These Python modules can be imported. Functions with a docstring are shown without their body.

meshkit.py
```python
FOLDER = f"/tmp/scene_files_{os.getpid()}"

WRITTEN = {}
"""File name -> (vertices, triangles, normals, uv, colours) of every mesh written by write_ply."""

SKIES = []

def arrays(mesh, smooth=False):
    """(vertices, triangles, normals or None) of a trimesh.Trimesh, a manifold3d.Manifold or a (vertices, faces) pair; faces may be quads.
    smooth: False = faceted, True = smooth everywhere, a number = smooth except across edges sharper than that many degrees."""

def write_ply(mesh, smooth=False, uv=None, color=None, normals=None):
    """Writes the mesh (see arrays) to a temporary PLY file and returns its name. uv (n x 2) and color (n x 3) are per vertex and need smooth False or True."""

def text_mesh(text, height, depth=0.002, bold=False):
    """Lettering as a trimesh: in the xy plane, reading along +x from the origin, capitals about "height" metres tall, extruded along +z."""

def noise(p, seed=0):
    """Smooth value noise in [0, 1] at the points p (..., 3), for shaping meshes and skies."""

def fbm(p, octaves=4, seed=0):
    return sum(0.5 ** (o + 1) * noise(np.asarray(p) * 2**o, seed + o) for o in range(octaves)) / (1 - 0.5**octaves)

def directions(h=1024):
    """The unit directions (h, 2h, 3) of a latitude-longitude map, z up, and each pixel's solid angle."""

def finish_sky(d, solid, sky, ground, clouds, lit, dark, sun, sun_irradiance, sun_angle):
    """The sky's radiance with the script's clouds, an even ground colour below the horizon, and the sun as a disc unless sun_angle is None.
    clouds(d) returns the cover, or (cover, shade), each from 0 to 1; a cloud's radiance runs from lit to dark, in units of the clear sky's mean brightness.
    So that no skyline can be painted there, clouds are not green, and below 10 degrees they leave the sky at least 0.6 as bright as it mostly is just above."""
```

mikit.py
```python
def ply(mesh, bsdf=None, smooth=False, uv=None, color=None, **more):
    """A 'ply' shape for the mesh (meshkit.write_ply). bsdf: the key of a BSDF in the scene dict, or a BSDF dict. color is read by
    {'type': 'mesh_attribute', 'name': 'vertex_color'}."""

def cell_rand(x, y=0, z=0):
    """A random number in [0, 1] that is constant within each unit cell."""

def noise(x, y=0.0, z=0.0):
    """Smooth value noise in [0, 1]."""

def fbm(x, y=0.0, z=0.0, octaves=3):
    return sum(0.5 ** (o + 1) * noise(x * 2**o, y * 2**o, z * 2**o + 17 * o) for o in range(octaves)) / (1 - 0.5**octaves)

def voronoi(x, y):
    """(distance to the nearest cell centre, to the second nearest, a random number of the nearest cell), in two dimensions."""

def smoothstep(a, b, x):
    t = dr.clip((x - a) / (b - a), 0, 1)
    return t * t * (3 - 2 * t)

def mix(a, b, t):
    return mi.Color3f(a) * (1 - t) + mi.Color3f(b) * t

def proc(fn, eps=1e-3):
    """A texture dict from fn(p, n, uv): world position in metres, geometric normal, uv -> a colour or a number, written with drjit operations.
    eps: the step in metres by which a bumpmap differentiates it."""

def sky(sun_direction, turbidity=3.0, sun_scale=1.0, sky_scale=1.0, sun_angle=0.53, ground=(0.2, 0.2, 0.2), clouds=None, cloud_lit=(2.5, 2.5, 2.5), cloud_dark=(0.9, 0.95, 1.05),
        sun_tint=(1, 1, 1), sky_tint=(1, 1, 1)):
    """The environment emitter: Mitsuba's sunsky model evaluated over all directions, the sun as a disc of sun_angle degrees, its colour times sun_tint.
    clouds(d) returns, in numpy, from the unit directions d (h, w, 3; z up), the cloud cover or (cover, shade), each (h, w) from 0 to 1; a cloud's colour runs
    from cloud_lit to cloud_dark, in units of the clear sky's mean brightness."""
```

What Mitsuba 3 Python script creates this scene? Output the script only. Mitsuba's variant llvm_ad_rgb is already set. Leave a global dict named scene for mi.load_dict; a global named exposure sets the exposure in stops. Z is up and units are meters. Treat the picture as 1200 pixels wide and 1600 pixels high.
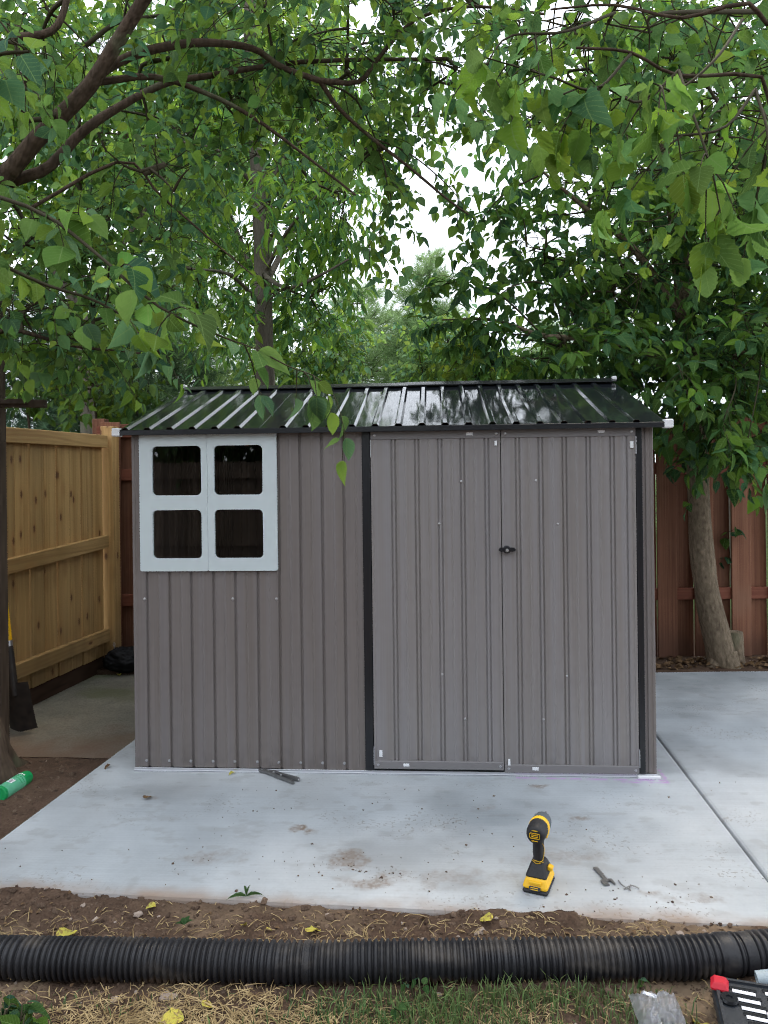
import math, random
import numpy as np, trimesh, mitsuba as mi, drjit as dr
import manifold3d as m3
import mikit, meshkit
from mikit import noise, fbm, voronoi, cell_rand, smoothstep, mix
from shapely.geometry import Polygon, box as sbox
from shapely import affinity

scene, labels = {}, {}
T = mi.ScalarTransform4f
# ------------------------------------------------------------------ camera, sky, exposure
EYE = np.array([0.0, 0.0, 1.35])
ROLL = math.radians(0.68)
scene['camera'] = {'type': 'perspective', 'fov': 2 * math.degrees(math.atan(600 / 1180)), 'fov_axis': 'x',
                   'principal_point_offset_x': 0.0, 'principal_point_offset_y': 55.0 / 1600,
                   'near_clip': 0.05, 'far_clip': 400.0,
                   'to_world': T().look_at(origin=EYE.tolist(), target=[0, 1, 1.35], up=[math.sin(ROLL), 0, math.cos(ROLL)])}


def cloud_cover(d):
    q = d / np.maximum(d[..., 2:3] + 0.25, 0.1)
    return np.ones(d.shape[:2]), 0.45 * np.clip(meshkit.fbm(q * 1.6, 4, 3) * 1.7 - 0.5, 0, 1)


scene['sky'] = mikit.sky((0.25, 0.35, 0.9), turbidity=3, sun_scale=0.14, sun_angle=16, clouds=cloud_cover,
                         cloud_lit=(2.35, 2.5, 2.72), cloud_dark=(1.3, 1.42, 1.6), ground=(0.14, 0.14, 0.11))
exposure = 3.08

# ------------------------------------------------------------------ helpers


def key_of(name):
    if name not in scene and name not in labels:
        return name
    k = 1
    while f'{name}_{k:03d}' in scene or f'{name}_{k:03d}' in labels:
        k += 1
    return f'{name}_{k:03d}'


def put(name, mesh, bsdf, smooth=False, **kw):
    k = key_of(name)
    scene[k] = mikit.ply(mesh, bsdf, smooth=smooth, **kw)
    return k


def tag(k, label=None, category=None, group=None, kind=None):
    d = labels.setdefault(k, {})
    for a, b in (('label', label), ('category', category), ('group', group), ('kind', kind)):
        if b:
            d[a] = b
    return k


def thing(name, label, category, group=None):
    return tag(key_of(name), label, category, group)


def M(v, f):
    return trimesh.Trimesh(np.asarray(v, float), np.asarray(f, int), process=False)


def cat(ms):
    ms = [m for m in ms if m is not None]
    vs, fs, o = [], [], 0
    for m in ms:
        v, f = (m.vertices, m.faces) if hasattr(m, 'vertices') else m
        vs.append(np.asarray(v)); fs.append(np.asarray(f) + o); o += len(v)
    return M(np.vstack(vs), np.vstack(fs))


def box(x0, x1, y0, y1, z0, z1, b=0.0):
    """An axis-aligned box, its edges chamfered by b."""
    if b <= 0:
        m = trimesh.creation.box((x1 - x0, y1 - y0, z1 - z0))
        m.apply_translation(((x0 + x1) / 2, (y0 + y1) / 2, (z0 + z1) / 2))
        return m
    p = []
    for x, sx in ((x0, 1), (x1, -1)):
        for y, sy in ((y0, 1), (y1, -1)):
            for z, sz in ((z0, 1), (z1, -1)):
                p += [(x + sx * b, y + sy * b, z), (x + sx * b, y, z + sz * b), (x, y + sy * b, z + sz * b)]
    return trimesh.convex.convex_hull(np.array(p))


def prism(poly, z0, z1):
    m = trimesh.creation.extrude_polygon(poly, z1 - z0, engine='earcut')
    m.apply_translation((0, 0, z0))
    return m


def rrect(x0, x1, y0, y1, r, q=5):
    return sbox(x0 + r, y0 + r, x1 - r, y1 - r).buffer(r, quad_segs=q)


def frames(P):
    P = np.asarray(P, float)
    t = np.gradient(P, axis=0)
    t /= np.linalg.norm(t, axis=1, keepdims=True) + 1e-12
    a = np.array([0, 0, 1.0]) if abs(t[0, 2]) < 0.9 else np.array([1.0, 0, 0])
    n = np.cross(t[0], a); n /= np.linalg.norm(n)
    N = []
    for k in range(len(P)):
        n = n - t[k] * (n @ t[k]); n /= np.linalg.norm(n) + 1e-12
        N.append(n)
    N = np.array(N)
    return t, N, np.cross(t, N)


def tube(P, r, n=6, cap=True, rough=0.0, freq=6.0, seed=0):
    P = np.asarray(P, float)
    r = np.broadcast_to(np.asarray(r, float), (len(P),))
    t, N, B = frames(P)
    a = np.arange(n) * 2 * np.pi / n
    ring = np.cos(a)[None, :, None] * N[:, None] + np.sin(a)[None, :, None] * B[:, None]
    V = P[:, None] + ring * r[:, None, None]
    if rough:
        k = (meshkit.fbm(V * np.array([freq, freq, freq * 0.45]), 3, seed) - 0.5) * 2 * rough
        V = P[:, None] + ring * (r[:, None] * (1 + k))[..., None]
    V = V.reshape(-1, 3)
    i, j = np.meshgrid(np.arange(len(P) - 1), np.arange(n), indexing='ij')
    i, j = i.ravel(), j.ravel(); j2 = (j + 1) % n
    q0, q1, q2, q3 = i * n + j, i * n + j2, (i + 1) * n + j2, (i + 1) * n + j
    F = np.vstack([np.c_[q0, q1, q2], np.c_[q0, q2, q3]])
    if cap:
        c0, c1 = len(V), len(V) + 1
        V = np.vstack([V, P[:1], P[-1:]])
        k = np.arange(n); k2 = (k + 1) % n; l = (len(P) - 1) * n
        F = np.vstack([F, np.c_[k2, k, k * 0 + c0], np.c_[l + k, l + k2, k * 0 + c1]])
    return M(V, F)


def spline(P, n):
    P = np.asarray(P, float)
    if len(P) == 2:
        return P[0] + (P[1] - P[0]) * np.linspace(0, 1, n)[:, None]
    Q = np.vstack([2 * P[0] - P[1], P, 2 * P[-1] - P[-2]])
    u = np.linspace(0, len(P) - 1 - 1e-9, n)
    i = u.astype(int); t = (u - i)[:, None]
    a, b, c, d = Q[i], Q[i + 1], Q[i + 2], Q[i + 3]
    return 0.5 * (2 * b + (c - a) * t + (2 * a - 5 * b + 4 * c - d) * t**2 + (3 * b - a - 3 * c + d) * t**3)


def lathe(rz, n=24, axis='z'):
    """Revolve (radius, height) pairs about z."""
    rz = np.asarray(rz, float)
    a = np.arange(n) * 2 * np.pi / n
    V = np.stack([rz[:, :1] * np.cos(a), rz[:, :1] * np.sin(a), np.repeat(rz[:, 1:], n, 1)], -1).reshape(-1, 3)
    i, j = np.meshgrid(np.arange(len(rz) - 1), np.arange(n), indexing='ij')
    i, j = i.ravel(), j.ravel(); j2 = (j + 1) % n
    F = np.vstack([np.c_[i * n + j, i * n + j2, (i + 1) * n + j2], np.c_[i * n + j, (i + 1) * n + j2, (i + 1) * n + j]])
    m = M(V, F)
    if axis == 'y':
        m.vertices = m.vertices[:, [0, 2, 1]] * [1, 1, 1]; m.faces = m.faces[:, ::-1]
    return m


def place(m, loc=(0, 0, 0), yaw=0.0, pitch=0.0, roll=0.0, s=1.0):
    """A moved copy: roll about y, pitch about x, then yaw about z (degrees)."""
    R = trimesh.transformations.euler_matrix(math.radians(pitch), math.radians(roll), math.radians(yaw), 'sxyz')
    R[:3, :3] *= s
    R[:3, 3] = loc
    m = m.copy(); m.apply_transform(R)
    return m


def rgb(*c):
    return {'type': 'rgb', 'value': list(map(float, c))}


def mat(name, color, rough=0.6, bump=None, bump_scale=1.0, spec=0.4, **kw):
    base = {'type': 'principled', 'base_color': mikit.proc(color) if callable(color) else rgb(*color),
            'roughness': mikit.proc(rough) if callable(rough) else float(rough), 'specular': spec, **kw}
    if bump is not None:
        base = {'type': 'bumpmap', 'arbitrary': mikit.proc(bump, eps=0.0012), 'scale': float(bump_scale), 'bsdf': base}
    scene[name] = {'type': 'twosided', 'bsdf': base}
    return name


# ------------------------------------------------------------------ the shed's frame
A0 = np.array([-1.171, 3.514, 0.0])
YAW = -3.7
CS, SN = math.cos(math.radians(YAW)), math.sin(math.radians(YAW))


def shed_xf(m):
    return place(m, A0, YAW)


def shed_s(p):
    return (p.x - A0[0]) * CS + (p.y - A0[1]) * SN


def shed_t(p):
    return -(p.x - A0[0]) * SN + (p.y - A0[1]) * CS


# ------------------------------------------------------------------ materials
def streaks(col):
    def f(p, n, uv):
        q = shed_s(p) + 0.73 * shed_t(p)
        a = noise(q * 330, p.z * 2.4); b = noise(q * 70, p.z * 0.9 + 9); c = noise(q * 900, p.z * 5, 4)
        d = noise(q * 14, p.z * 0.7, 3)
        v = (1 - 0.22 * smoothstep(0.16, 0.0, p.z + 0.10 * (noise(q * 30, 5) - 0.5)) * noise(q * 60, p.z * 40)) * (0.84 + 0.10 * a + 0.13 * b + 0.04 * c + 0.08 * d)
        return mi.Color3f(*col) * v * mix((1.02, 1.0, 0.97), (0.98, 1.0, 1.04), b)
    return f


def sheet_bump(p, n, uv):
    return fbm(shed_s(p) * 11, p.z * 2.6, shed_t(p) * 5, 2) * 0.0035


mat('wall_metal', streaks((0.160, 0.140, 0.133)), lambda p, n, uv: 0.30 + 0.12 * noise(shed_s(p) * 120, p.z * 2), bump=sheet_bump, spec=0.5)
mat('door_metal', streaks((0.208, 0.192, 0.189)), lambda p, n, uv: 0.25 + 0.12 * noise(shed_s(p) * 120, p.z * 2), bump=sheet_bump, spec=0.6)
mat('trim_metal', (0.185, 0.175, 0.178), 0.34, spec=0.5)
mat('black_metal', (0.012, 0.013, 0.016), 0.28, spec=0.5)
mat('roof_metal', (0.008, 0.010, 0.013), lambda p, n, uv: 0.06 + 0.05 * noise(p.x * 30, p.y * 30),
    bump=lambda p, n, uv: fbm(p.x * 14, p.y * 6, 0, 2) * 0.0012, spec=1.0, clearcoat=1.0, clearcoat_gloss=0.96)
mat('white_metal', lambda p, n, uv: mi.Color3f(0.53, 0.595, 0.61) * (0.96 + 0.05 * fbm(p.x * 9, p.y * 9, p.z * 9)), 0.35, spec=0.5)
mat('bright_metal', (0.62, 0.63, 0.66), 0.3, metallic=0.85)
mat('zinc', (0.55, 0.55, 0.57), 0.35, metallic=0.9)
mat('white_plastic', (0.74, 0.75, 0.77), 0.45)
scene['pane_glass'] = {'type': 'thindielectric', 'int_ior': 1.5, 'specular_transmittance': rgb(0.55, 0.52, 0.5)}


def concrete(p, n, uv):
    big = fbm(p.x * 1.3, p.y * 1.3, 5, 4); mid = fbm(p.x * 7 + 3, p.y * 7, 2, 3); fine = noise(p.x * 160, p.y * 160); broom = noise(p.x * 5, p.y * 230 + 14 * p.x)
    c = mix((0.318, 0.344, 0.364), (0.440, 0.459, 0.472), smoothstep(0.2, 0.8, big)) * (0.82 + 0.24 * mid + 0.05 * fine + 0.07 * broom)
    sm = smoothstep(0.55, 0.85, fbm(p.x * 3.4 + 5, p.y * 1.5, 4, 4)) * 0.5 + smoothstep(0.6, 0.8, fbm(p.x * 14, p.y * 22, 6, 3)) * 0.5
    c = mix(c, (0.225, 0.22, 0.21), sm * 0.5)
    wear = smoothstep(0.52, 0.75, fbm(p.x * 2.1 + 11, p.y * 2.6 + 4, 1, 4))
    c = c * (1 - 0.22 * wear)
    for x, y, rx, ry, k, g in STAINS:
        q = dr.sqrt(dr.square((p.x - x) / rx) + dr.square((p.y - y) / ry)) + 1.9 * (fbm(p.x * 24 + x * 9, p.y * 26, 3, 3) - 0.5)
        c = mix(c, (0.16, 0.105, 0.066), smoothstep(1.15, 0.2, q) * k * (0.45 + 0.75 * noise(p.x * 120, p.y * 120 + g)))
    speck = smoothstep(0.74, 0.86, noise(p.x * 120, p.y * 120, 7)) * smoothstep(0.52, 0.78, fbm(p.x * 4.3, p.y * 5.1, 9, 4))
    c = mix(c, (0.17, 0.14, 0.11), speck * 0.45)
    edge = p.y + 0.105 * p.x - 2.368
    c = mix(c, (0.26, 0.17, 0.11), 0.75 * smoothstep(0.10, -0.02, edge + 0.10 * (fbm(p.x * 9, p.y * 9, 2, 4) - 0.35)))
    s, t = shed_s(p), shed_t(p)
    corner = dr.abs(dr.maximum(s - 2.395, -(t + 0.05)) - 0.012)
    line = smoothstep(0.010, 0.004, dr.minimum(dr.select((s > 2.2) & (t < 0.09), corner, 1.0), dr.select((s > 1.75) & (s < 2.40), dr.abs(t + 0.030 + 0.012 * (s - 1.75)), 1.0)))
    c = mix(c, (0.42, 0.20, 0.48), line * 0.7 * smoothstep(0.15, 0.6, noise(p.x * 60, p.y * 60, 4)))
    return c


STAINS = [(-0.134, 2.671, 0.075, 0.085, 0.62, 1), (-0.335, 2.899, 0.05, 0.05, 0.75, 2), (-0.059, 2.518, 0.10, 0.05, 0.6, 3), (0.751, 2.969, 0.045, 0.03, 0.5, 4),
          (0.842, 2.429, 0.04, 0.02, 0.7, 5), (0.665, 3.279, 0.05, 0.02, 0.6, 6), (0.199, 2.536, 0.22, 0.06, 0.3, 7), (-0.632, 2.692, 0.12, 0.05, 0.35, 8),
          (-1.006, 3.201, 0.05, 0.02, 0.4, 9), (0.616, 2.663, 0.18, 0.05, 0.3, 2), (0.400, 3.070, 0.05, 0.03, 0.35, 5), (0.978, 2.393, 0.12, 0.03, 0.35, 3)]
mat('concrete', concrete, 0.85, bump=lambda p, n, uv: 0.0016 * noise(p.x * 120, p.y * 120) + 0.004 * fbm(p.x * 5, p.y * 5, 1, 3) + 0.0007 * noise(p.x * 6, p.y * 220), spec=0.25)


def old_concrete(p, n, uv):
    a = fbm(p.x * 1.6, p.y * 3.4, 2, 4); b = fbm(p.x * 9, p.y * 14, 3, 3); g = noise(p.x * 130, p.y * 130)
    c = mix((0.118, 0.112, 0.092), (0.25, 0.24, 0.20), a * 0.7 + b * 0.4) * (0.8 + 0.3 * g)
    c = mix(c, (0.11, 0.125, 0.06), smoothstep(0.5, 0.75, fbm(p.x * 2.3 + 4, p.y * 2.9, 8, 4)) * 0.6)
    front = smoothstep(0.75, 0.05, p.y - 3.62 + 0.55 * (fbm(p.x * 6, p.y * 6, 4, 3) - 0.5))
    return mix(c, (0.13, 0.075, 0.05), front * 0.75)


mat('old_concrete', old_concrete, 0.9, bump=lambda p, n, uv: 0.004 * noise(p.x * 90, p.y * 90) + 0.008 * fbm(p.x * 6, p.y * 6, 1, 3), spec=0.2)


def dirt(p, n, uv):
    a = fbm(p.x * 2.2, p.y * 2.2, 1, 4); b = fbm(p.x * 21, p.y * 21, 4, 3); c = noise(p.x * 190, p.y * 190, p.z * 190)
    col = mix((0.044, 0.028, 0.020), (0.125, 0.082, 0.058), 0.55 * a + 0.55 * b) * (0.65 + 0.6 * c)
    dry = smoothstep(0.45, 0.75, fbm(p.x * 5 + 7, p.y * 7, 6, 3)) * smoothstep(2.55, 2.15, p.y)
    col = mix(col, (0.26, 0.19, 0.125), dry * 0.6)
    far = smoothstep(5.6, 7.5, p.y)
    return mix(col, mix((0.03, 0.05, 0.018), (0.06, 0.085, 0.03), a), far)


mat('dirt', dirt, 0.95, bump=lambda p, n, uv: 0.006 * noise(p.x * 110, p.y * 110) + 0.012 * fbm(p.x * 25, p.y * 25, 2, 3), spec=0.1)
mat('soil', lambda p, n, uv: mix((0.042, 0.027, 0.020), (0.165, 0.115, 0.083), noise(p.x * 45, p.y * 45, p.z * 45)) * (0.7 + 0.5 * noise(p.x * 300, p.y * 300)), 0.95, spec=0.1)
mat('stone', lambda p, n, uv: mix((0.20, 0.15, 0.12), (0.40, 0.33, 0.28), fbm(p.x * 40, p.y * 40, p.z * 40)), 0.85, spec=0.2)
mat('straw', lambda p, n, uv: mix((0.22, 0.15, 0.07), (0.50, 0.38, 0.20), noise(p.x * 60, p.y * 60, 3)), 0.7, spec=0.2)


# new pine fence: runs along FD from the corner post
FP = np.array((-1.996, 5.400, 0.939)); FQ = np.array((-2.172, 4.300, 1.030))
FD = (FQ - FP)[:2] / np.linalg.norm((FQ - FP)[:2])
FN = np.array([FD[1], -FD[0]])
if FN[0] < 0:
    FN = -FN


def pine(along):
    def f(p, n, uv):
        u = (p.x - FP[0]) * FD[0] + (p.y - FP[1]) * FD[1]
        bi = dr.floor((u - 0.019) / 0.141)
        v = (p.x - FP[0]) * FN[0] + (p.y - FP[1]) * FN[1]
        w, l = (p.z + 0.8 * v, u) if along else (u + 0.9 * v, p.z)
        off = cell_rand(bi, 5) * 30 if not along else cell_rand(dr.floor(p.z * 3), 2) * 20
        warp = 0.035 * noise(l * 1.6 + off, w * 6)
        ring = noise((w + warp) * 75 + off, l * 0.9)
        fine = noise(w * 420, l * 8 + off)
        k1, k2, kr = voronoi(w * 9.5 + off, l * 4.2 + off)
        knot = smoothstep(0.14, 0.05, k1) * smoothstep(0.72, 0.78, kr)
        halo = smoothstep(0.36, 0.10, k1) * smoothstep(0.52, 0.60, kr)
        tone = 0.66 + 0.58 * (cell_rand(bi, 9) if not along else noise(l * 0.8, 3))
        c = mix((0.53, 0.352, 0.150), (0.38, 0.226, 0.086), ring) * tone * (0.88 + 0.2 * fine)
        c = mix(c, (0.36, 0.19, 0.07), halo * 0.45)
        c = mix(c, (0.12, 0.055, 0.025), knot * 0.9)
        damp = smoothstep(0.55, 0.0, p.z + 0.35 * (noise(u * 14, p.z * 1.2) - 0.5))
        return mix(c, mi.Color3f(0.19, 0.125, 0.06), damp * 0.55)
    return f


mat('pine_board', pine(False), 0.65, spec=0.3)
mat('pine_rail', pine(True), 0.65, spec=0.3)
mat('dark_board', lambda p, n, uv: mix((0.035, 0.020, 0.014), (0.085, 0.05, 0.033), fbm(p.y * 6, p.z * 40, p.x * 6)), 0.9, spec=0.15)


def redwood(p, n, uv):
    e = p.x - (1.985 - 0.27 * 19)
    bi = dr.select(p.y < 5.525, 2 * dr.floor(e / 0.27), 2 * dr.floor((e - 0.1) / 0.27) + 1)
    g = noise(p.x * 160 + cell_rand(bi) * 40, p.z * 2.2 + cell_rand(bi, 2) * 9); f = noise(p.x * 500, p.z * 12)
    c = mix((0.225, 0.105, 0.062), (0.150, 0.062, 0.037), g) * (0.70 + 0.50 * cell_rand(bi, 7)) * (0.9 + 0.16 * f)
    worn = smoothstep(0.5, 0.8, fbm(p.x * 5, p.z * 2.4, p.y * 3, 4))
    c = mix(c, (0.25, 0.145, 0.095), worn * 0.4)
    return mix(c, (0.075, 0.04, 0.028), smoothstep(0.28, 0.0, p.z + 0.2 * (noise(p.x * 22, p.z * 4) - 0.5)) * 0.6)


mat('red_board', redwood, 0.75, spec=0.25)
mat('red_rail', lambda p, n, uv: mix((0.22, 0.08, 0.05), (0.15, 0.05, 0.03), noise(p.x * 3, p.z * 130, p.y * 90)), 0.75, spec=0.25)


def bark(c0, c1, fx=26.0, fz=5.0):
    def f(p, n, uv):
        r = fbm(p.x * fx + p.y * fx * 0.6, p.z * fz + p.x * 3, p.y * fx, 4); l = fbm(p.x * 4, p.y * 4, p.z * 3, 3)
        c = mix(c0, c1, r) * (0.75 + 0.5 * l)
        return mix(c, (0.13, 0.15, 0.09), smoothstep(0.58, 0.75, fbm(p.x * 7, p.y * 7 + 2, p.z * 4, 3)) * 0.4)
    return f


def bark_bump(fx, fz, k):
    return lambda p, n, uv: k * fbm(p.x * fx + p.y * fx * 0.6, p.z * fz + p.x * 3, p.y * fx, 3)


mat('bark_dark', bark((0.022, 0.016, 0.012), (0.115, 0.082, 0.058), 70.0, 14.0), 0.9, bump=bark_bump(70.0, 14.0, 0.016), spec=0.15)
mat('bark_light', bark((0.05, 0.037, 0.026), (0.30, 0.235, 0.165), 80.0, 34.0), 0.9, bump=bark_bump(80.0, 34.0, 0.012), spec=0.15)
mat('bark_grey', bark((0.06, 0.052, 0.043), (0.17, 0.15, 0.12)), 0.9, spec=0.15)
mat('twig', (0.052, 0.045, 0.026), 0.8, spec=0.2)
mat('weathered_wood', lambda p, n, uv: mix((0.045, 0.033, 0.025), (0.095, 0.072, 0.055), noise(p.x * 60, p.y * 60, p.z * 8)), 0.85, spec=0.2)
mat('old_grey_board', lambda p, n, uv: mix((0.075, 0.06, 0.05), (0.15, 0.12, 0.095), noise(p.x * 120, p.z * 2, 3)) * (0.75 + 0.5 * cell_rand(dr.floor(p.x / 0.14))), 0.85, spec=0.2)


def leaf_mat(name, gloss, trans, **kw):
    scene[name] = {'type': 'principledthin', 'base_color': {'type': 'mesh_attribute', 'name': 'vertex_color'}, 'roughness': gloss, 'diff_trans': trans, 'eta': 1.6, **kw}



def veins(p, n, uv):
    v = dr.abs(uv.y)
    mid = smoothstep(0.020, 0.006, v)
    k = (uv.x - 0.75 * v) * 8.0
    side = smoothstep(0.10, 0.03, dr.abs(k - dr.round(k))) * smoothstep(0.0, 0.03, v)
    return dr.clip(mid * 0.65 + side * 0.38, 0, 0.7)


leaf_mat('leaf_blade', 0.27, 1.2)
leaf_mat('leaf_gloss', 0.24, 1.2)
scene['leaf_vein'] = {'type': 'principledthin', 'base_color': rgb(0.22, 0.34, 0.12), 'roughness': 0.5, 'diff_trans': 0.9, 'eta': 1.5}
scene['leaf_broad'] = {'type': 'blendbsdf', 'weight': mikit.proc(veins), 'a': {'type': 'ref', 'id': 'leaf_blade'}, 'b': {'type': 'ref', 'id': 'leaf_vein'}}
leaf_mat('needle', 0.6, 1.1)
leaf_mat('grass_leaf', 0.5, 0.8)

# ------------------------------------------------------------------ ground and slabs
FRONT = (np.array([-1.513, 2.530]), np.array([1.229, 2.237]))
SLAB_L0, SLAB_L1 = np.array([-1.513, 2.530]), np.array([-1.148, 5.15])


def front_y(x):
    return FRONT[0][1] + (x - FRONT[0][0]) * (FRONT[1][1] - FRONT[0][1]) / (FRONT[1][0] - FRONT[0][0])


def left_x(y):
    return SLAB_L0[0] + (y - SLAB_L0[1]) * 0.1393


def ground_z(x, y):
    q = np.stack([x, y, 0 * x], -1)
    big = meshkit.fbm(q * 1.7, 3, 2) - 0.5
    mid = meshkit.fbm(q * 9, 4, 5) - 0.5
    fine = meshkit.fbm(q * 38, 3, 8) - 0.5
    d = front_y(x) - y                       # metres in front of the slab
    near = np.exp(-np.maximum(d, 0) / 0.10)
    z = -0.030 + 0.020 * big + 0.030 * mid + 0.012 * fine
    z = np.where(y < 2.7, z + 0.024 * near + 0.012 * near * mid, z)
    w = np.clip((3.9 - y) / 0.3, 0, 1) * np.clip((left_x(y) + 0.02 - x) / 0.06, 0, 1)
    z = np.where((y > 2.5) & (x < left_x(y) + 0.02), -0.012 + 0.35 * (z + 0.03) + 0.012 * big, z)
    tr = np.exp(-((x + 1.80) ** 2 + (y - 3.36) ** 2) / 0.10)
    z = z + 0.03 * tr
    back = (y > 5.16)
    z = np.where(back, 0.004 + 0.4 * (z + 0.03), z)
    patio = (y > 3.70) & (y < 5.30) & (x < left_x(y))
    z = np.where(patio, -0.09, z)
    inside = (y > front_y(x) + 0.05) & (x > left_x(y) + 0.06) & (y < 5.10)
    z = np.where((y < 2.9) & (y > front_y(x) + 0.012) & (x > left_x(y)), np.minimum(z, -0.012), z)
    return np.where(inside, -0.10, z)


gx = np.unique(np.concatenate([np.linspace(-2.4, 1.5, 330), np.linspace(1.5, 3.4, 60), [-160, -80, -40, -20, -12, -8, -6, -5, -4, -3.3, -2.8, 4, 5, 6, 8, 12, 20, 40, 80, 160]]))
gy = np.unique(np.concatenate([np.linspace(1.60, 2.75, 105), np.linspace(2.75, 3.75, 60), np.linspace(3.75, 5.1, 12), np.linspace(5.1, 5.7, 30), [-120, -50, -20, -10, -6, -4, -2.5, -1, 0, 0.8, 1.3, 6.2, 7, 8, 10, 14, 20, 30, 50, 90, 160]]))
GX, GY = np.meshgrid(gx, gy, indexing='ij')
GZ = ground_z(GX, GY)
i, j = np.meshgrid(np.arange(len(gx) - 1), np.arange(len(gy) - 1), indexing='ij')
i, j = i.ravel(), j.ravel(); ny = len(gy)
ground = M(np.stack([GX, GY, GZ], -1).reshape(-1, 3), np.vstack([np.c_[i * ny + j, (i + 1) * ny + j, (i + 1) * ny + j + 1], np.c_[i * ny + j, (i + 1) * ny + j + 1, i * ny + j + 1]]))
tag(put('ground', ground, 'dirt', smooth=True), 'bare reddish brown soil around the slab, strewn with straw', kind='structure')


def slab(poly, z1, h, b):
    """A quad slab with a rounded top edge; poly counter-clockwise."""
    P = Polygon(poly)
    pts = []
    for k, dz in ((0.0, -b), (b * 0.3, -b * 0.3), (b, 0.0)):
        pts += [(*c, z1 + dz) for c in np.array(P.buffer(-k, join_style=2).exterior.coords)[:-1]]
    pts += [(*c, z1 - h) for c in poly]
    return trimesh.convex.convex_hull(np.array(pts))


tag(put('concrete_pad', slab([SLAB_L0, FRONT[1], (1.506, 5.15), SLAB_L1], 0.0, 0.1, 0.012), 'concrete'), 'new pale grey concrete pad under the shed', kind='structure')
tag(put('concrete_path', slab([(1.238, 2.236), (6.0, 1.73), (6.0, 5.13), (1.515, 5.15)], -0.002, 0.1, 0.012), 'concrete'), 'pale concrete slab right of the tooled joint', kind='structure')
old = [(-2.75, 3.68), (-1.66, 3.63), (-1.375, 3.66), (-1.150, 5.30), (-2.75, 5.30)]
tag(put('old_patio', slab([(-2.75, 3.70), (-1.357, 3.65), (-1.145, 5.30), (-2.75, 5.30)], -0.014, 0.08, 0.01), 'old_concrete'), 'old stained mossy concrete left of the shed', kind='structure')

# ------------------------------------------------------------------ the shed
W, DEEP, HW = 2.372, 1.74, 1.565
shed = thing('metal_shed', 'grey metal garden shed with black roof, double doors and white four-pane window', 'shed')


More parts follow.
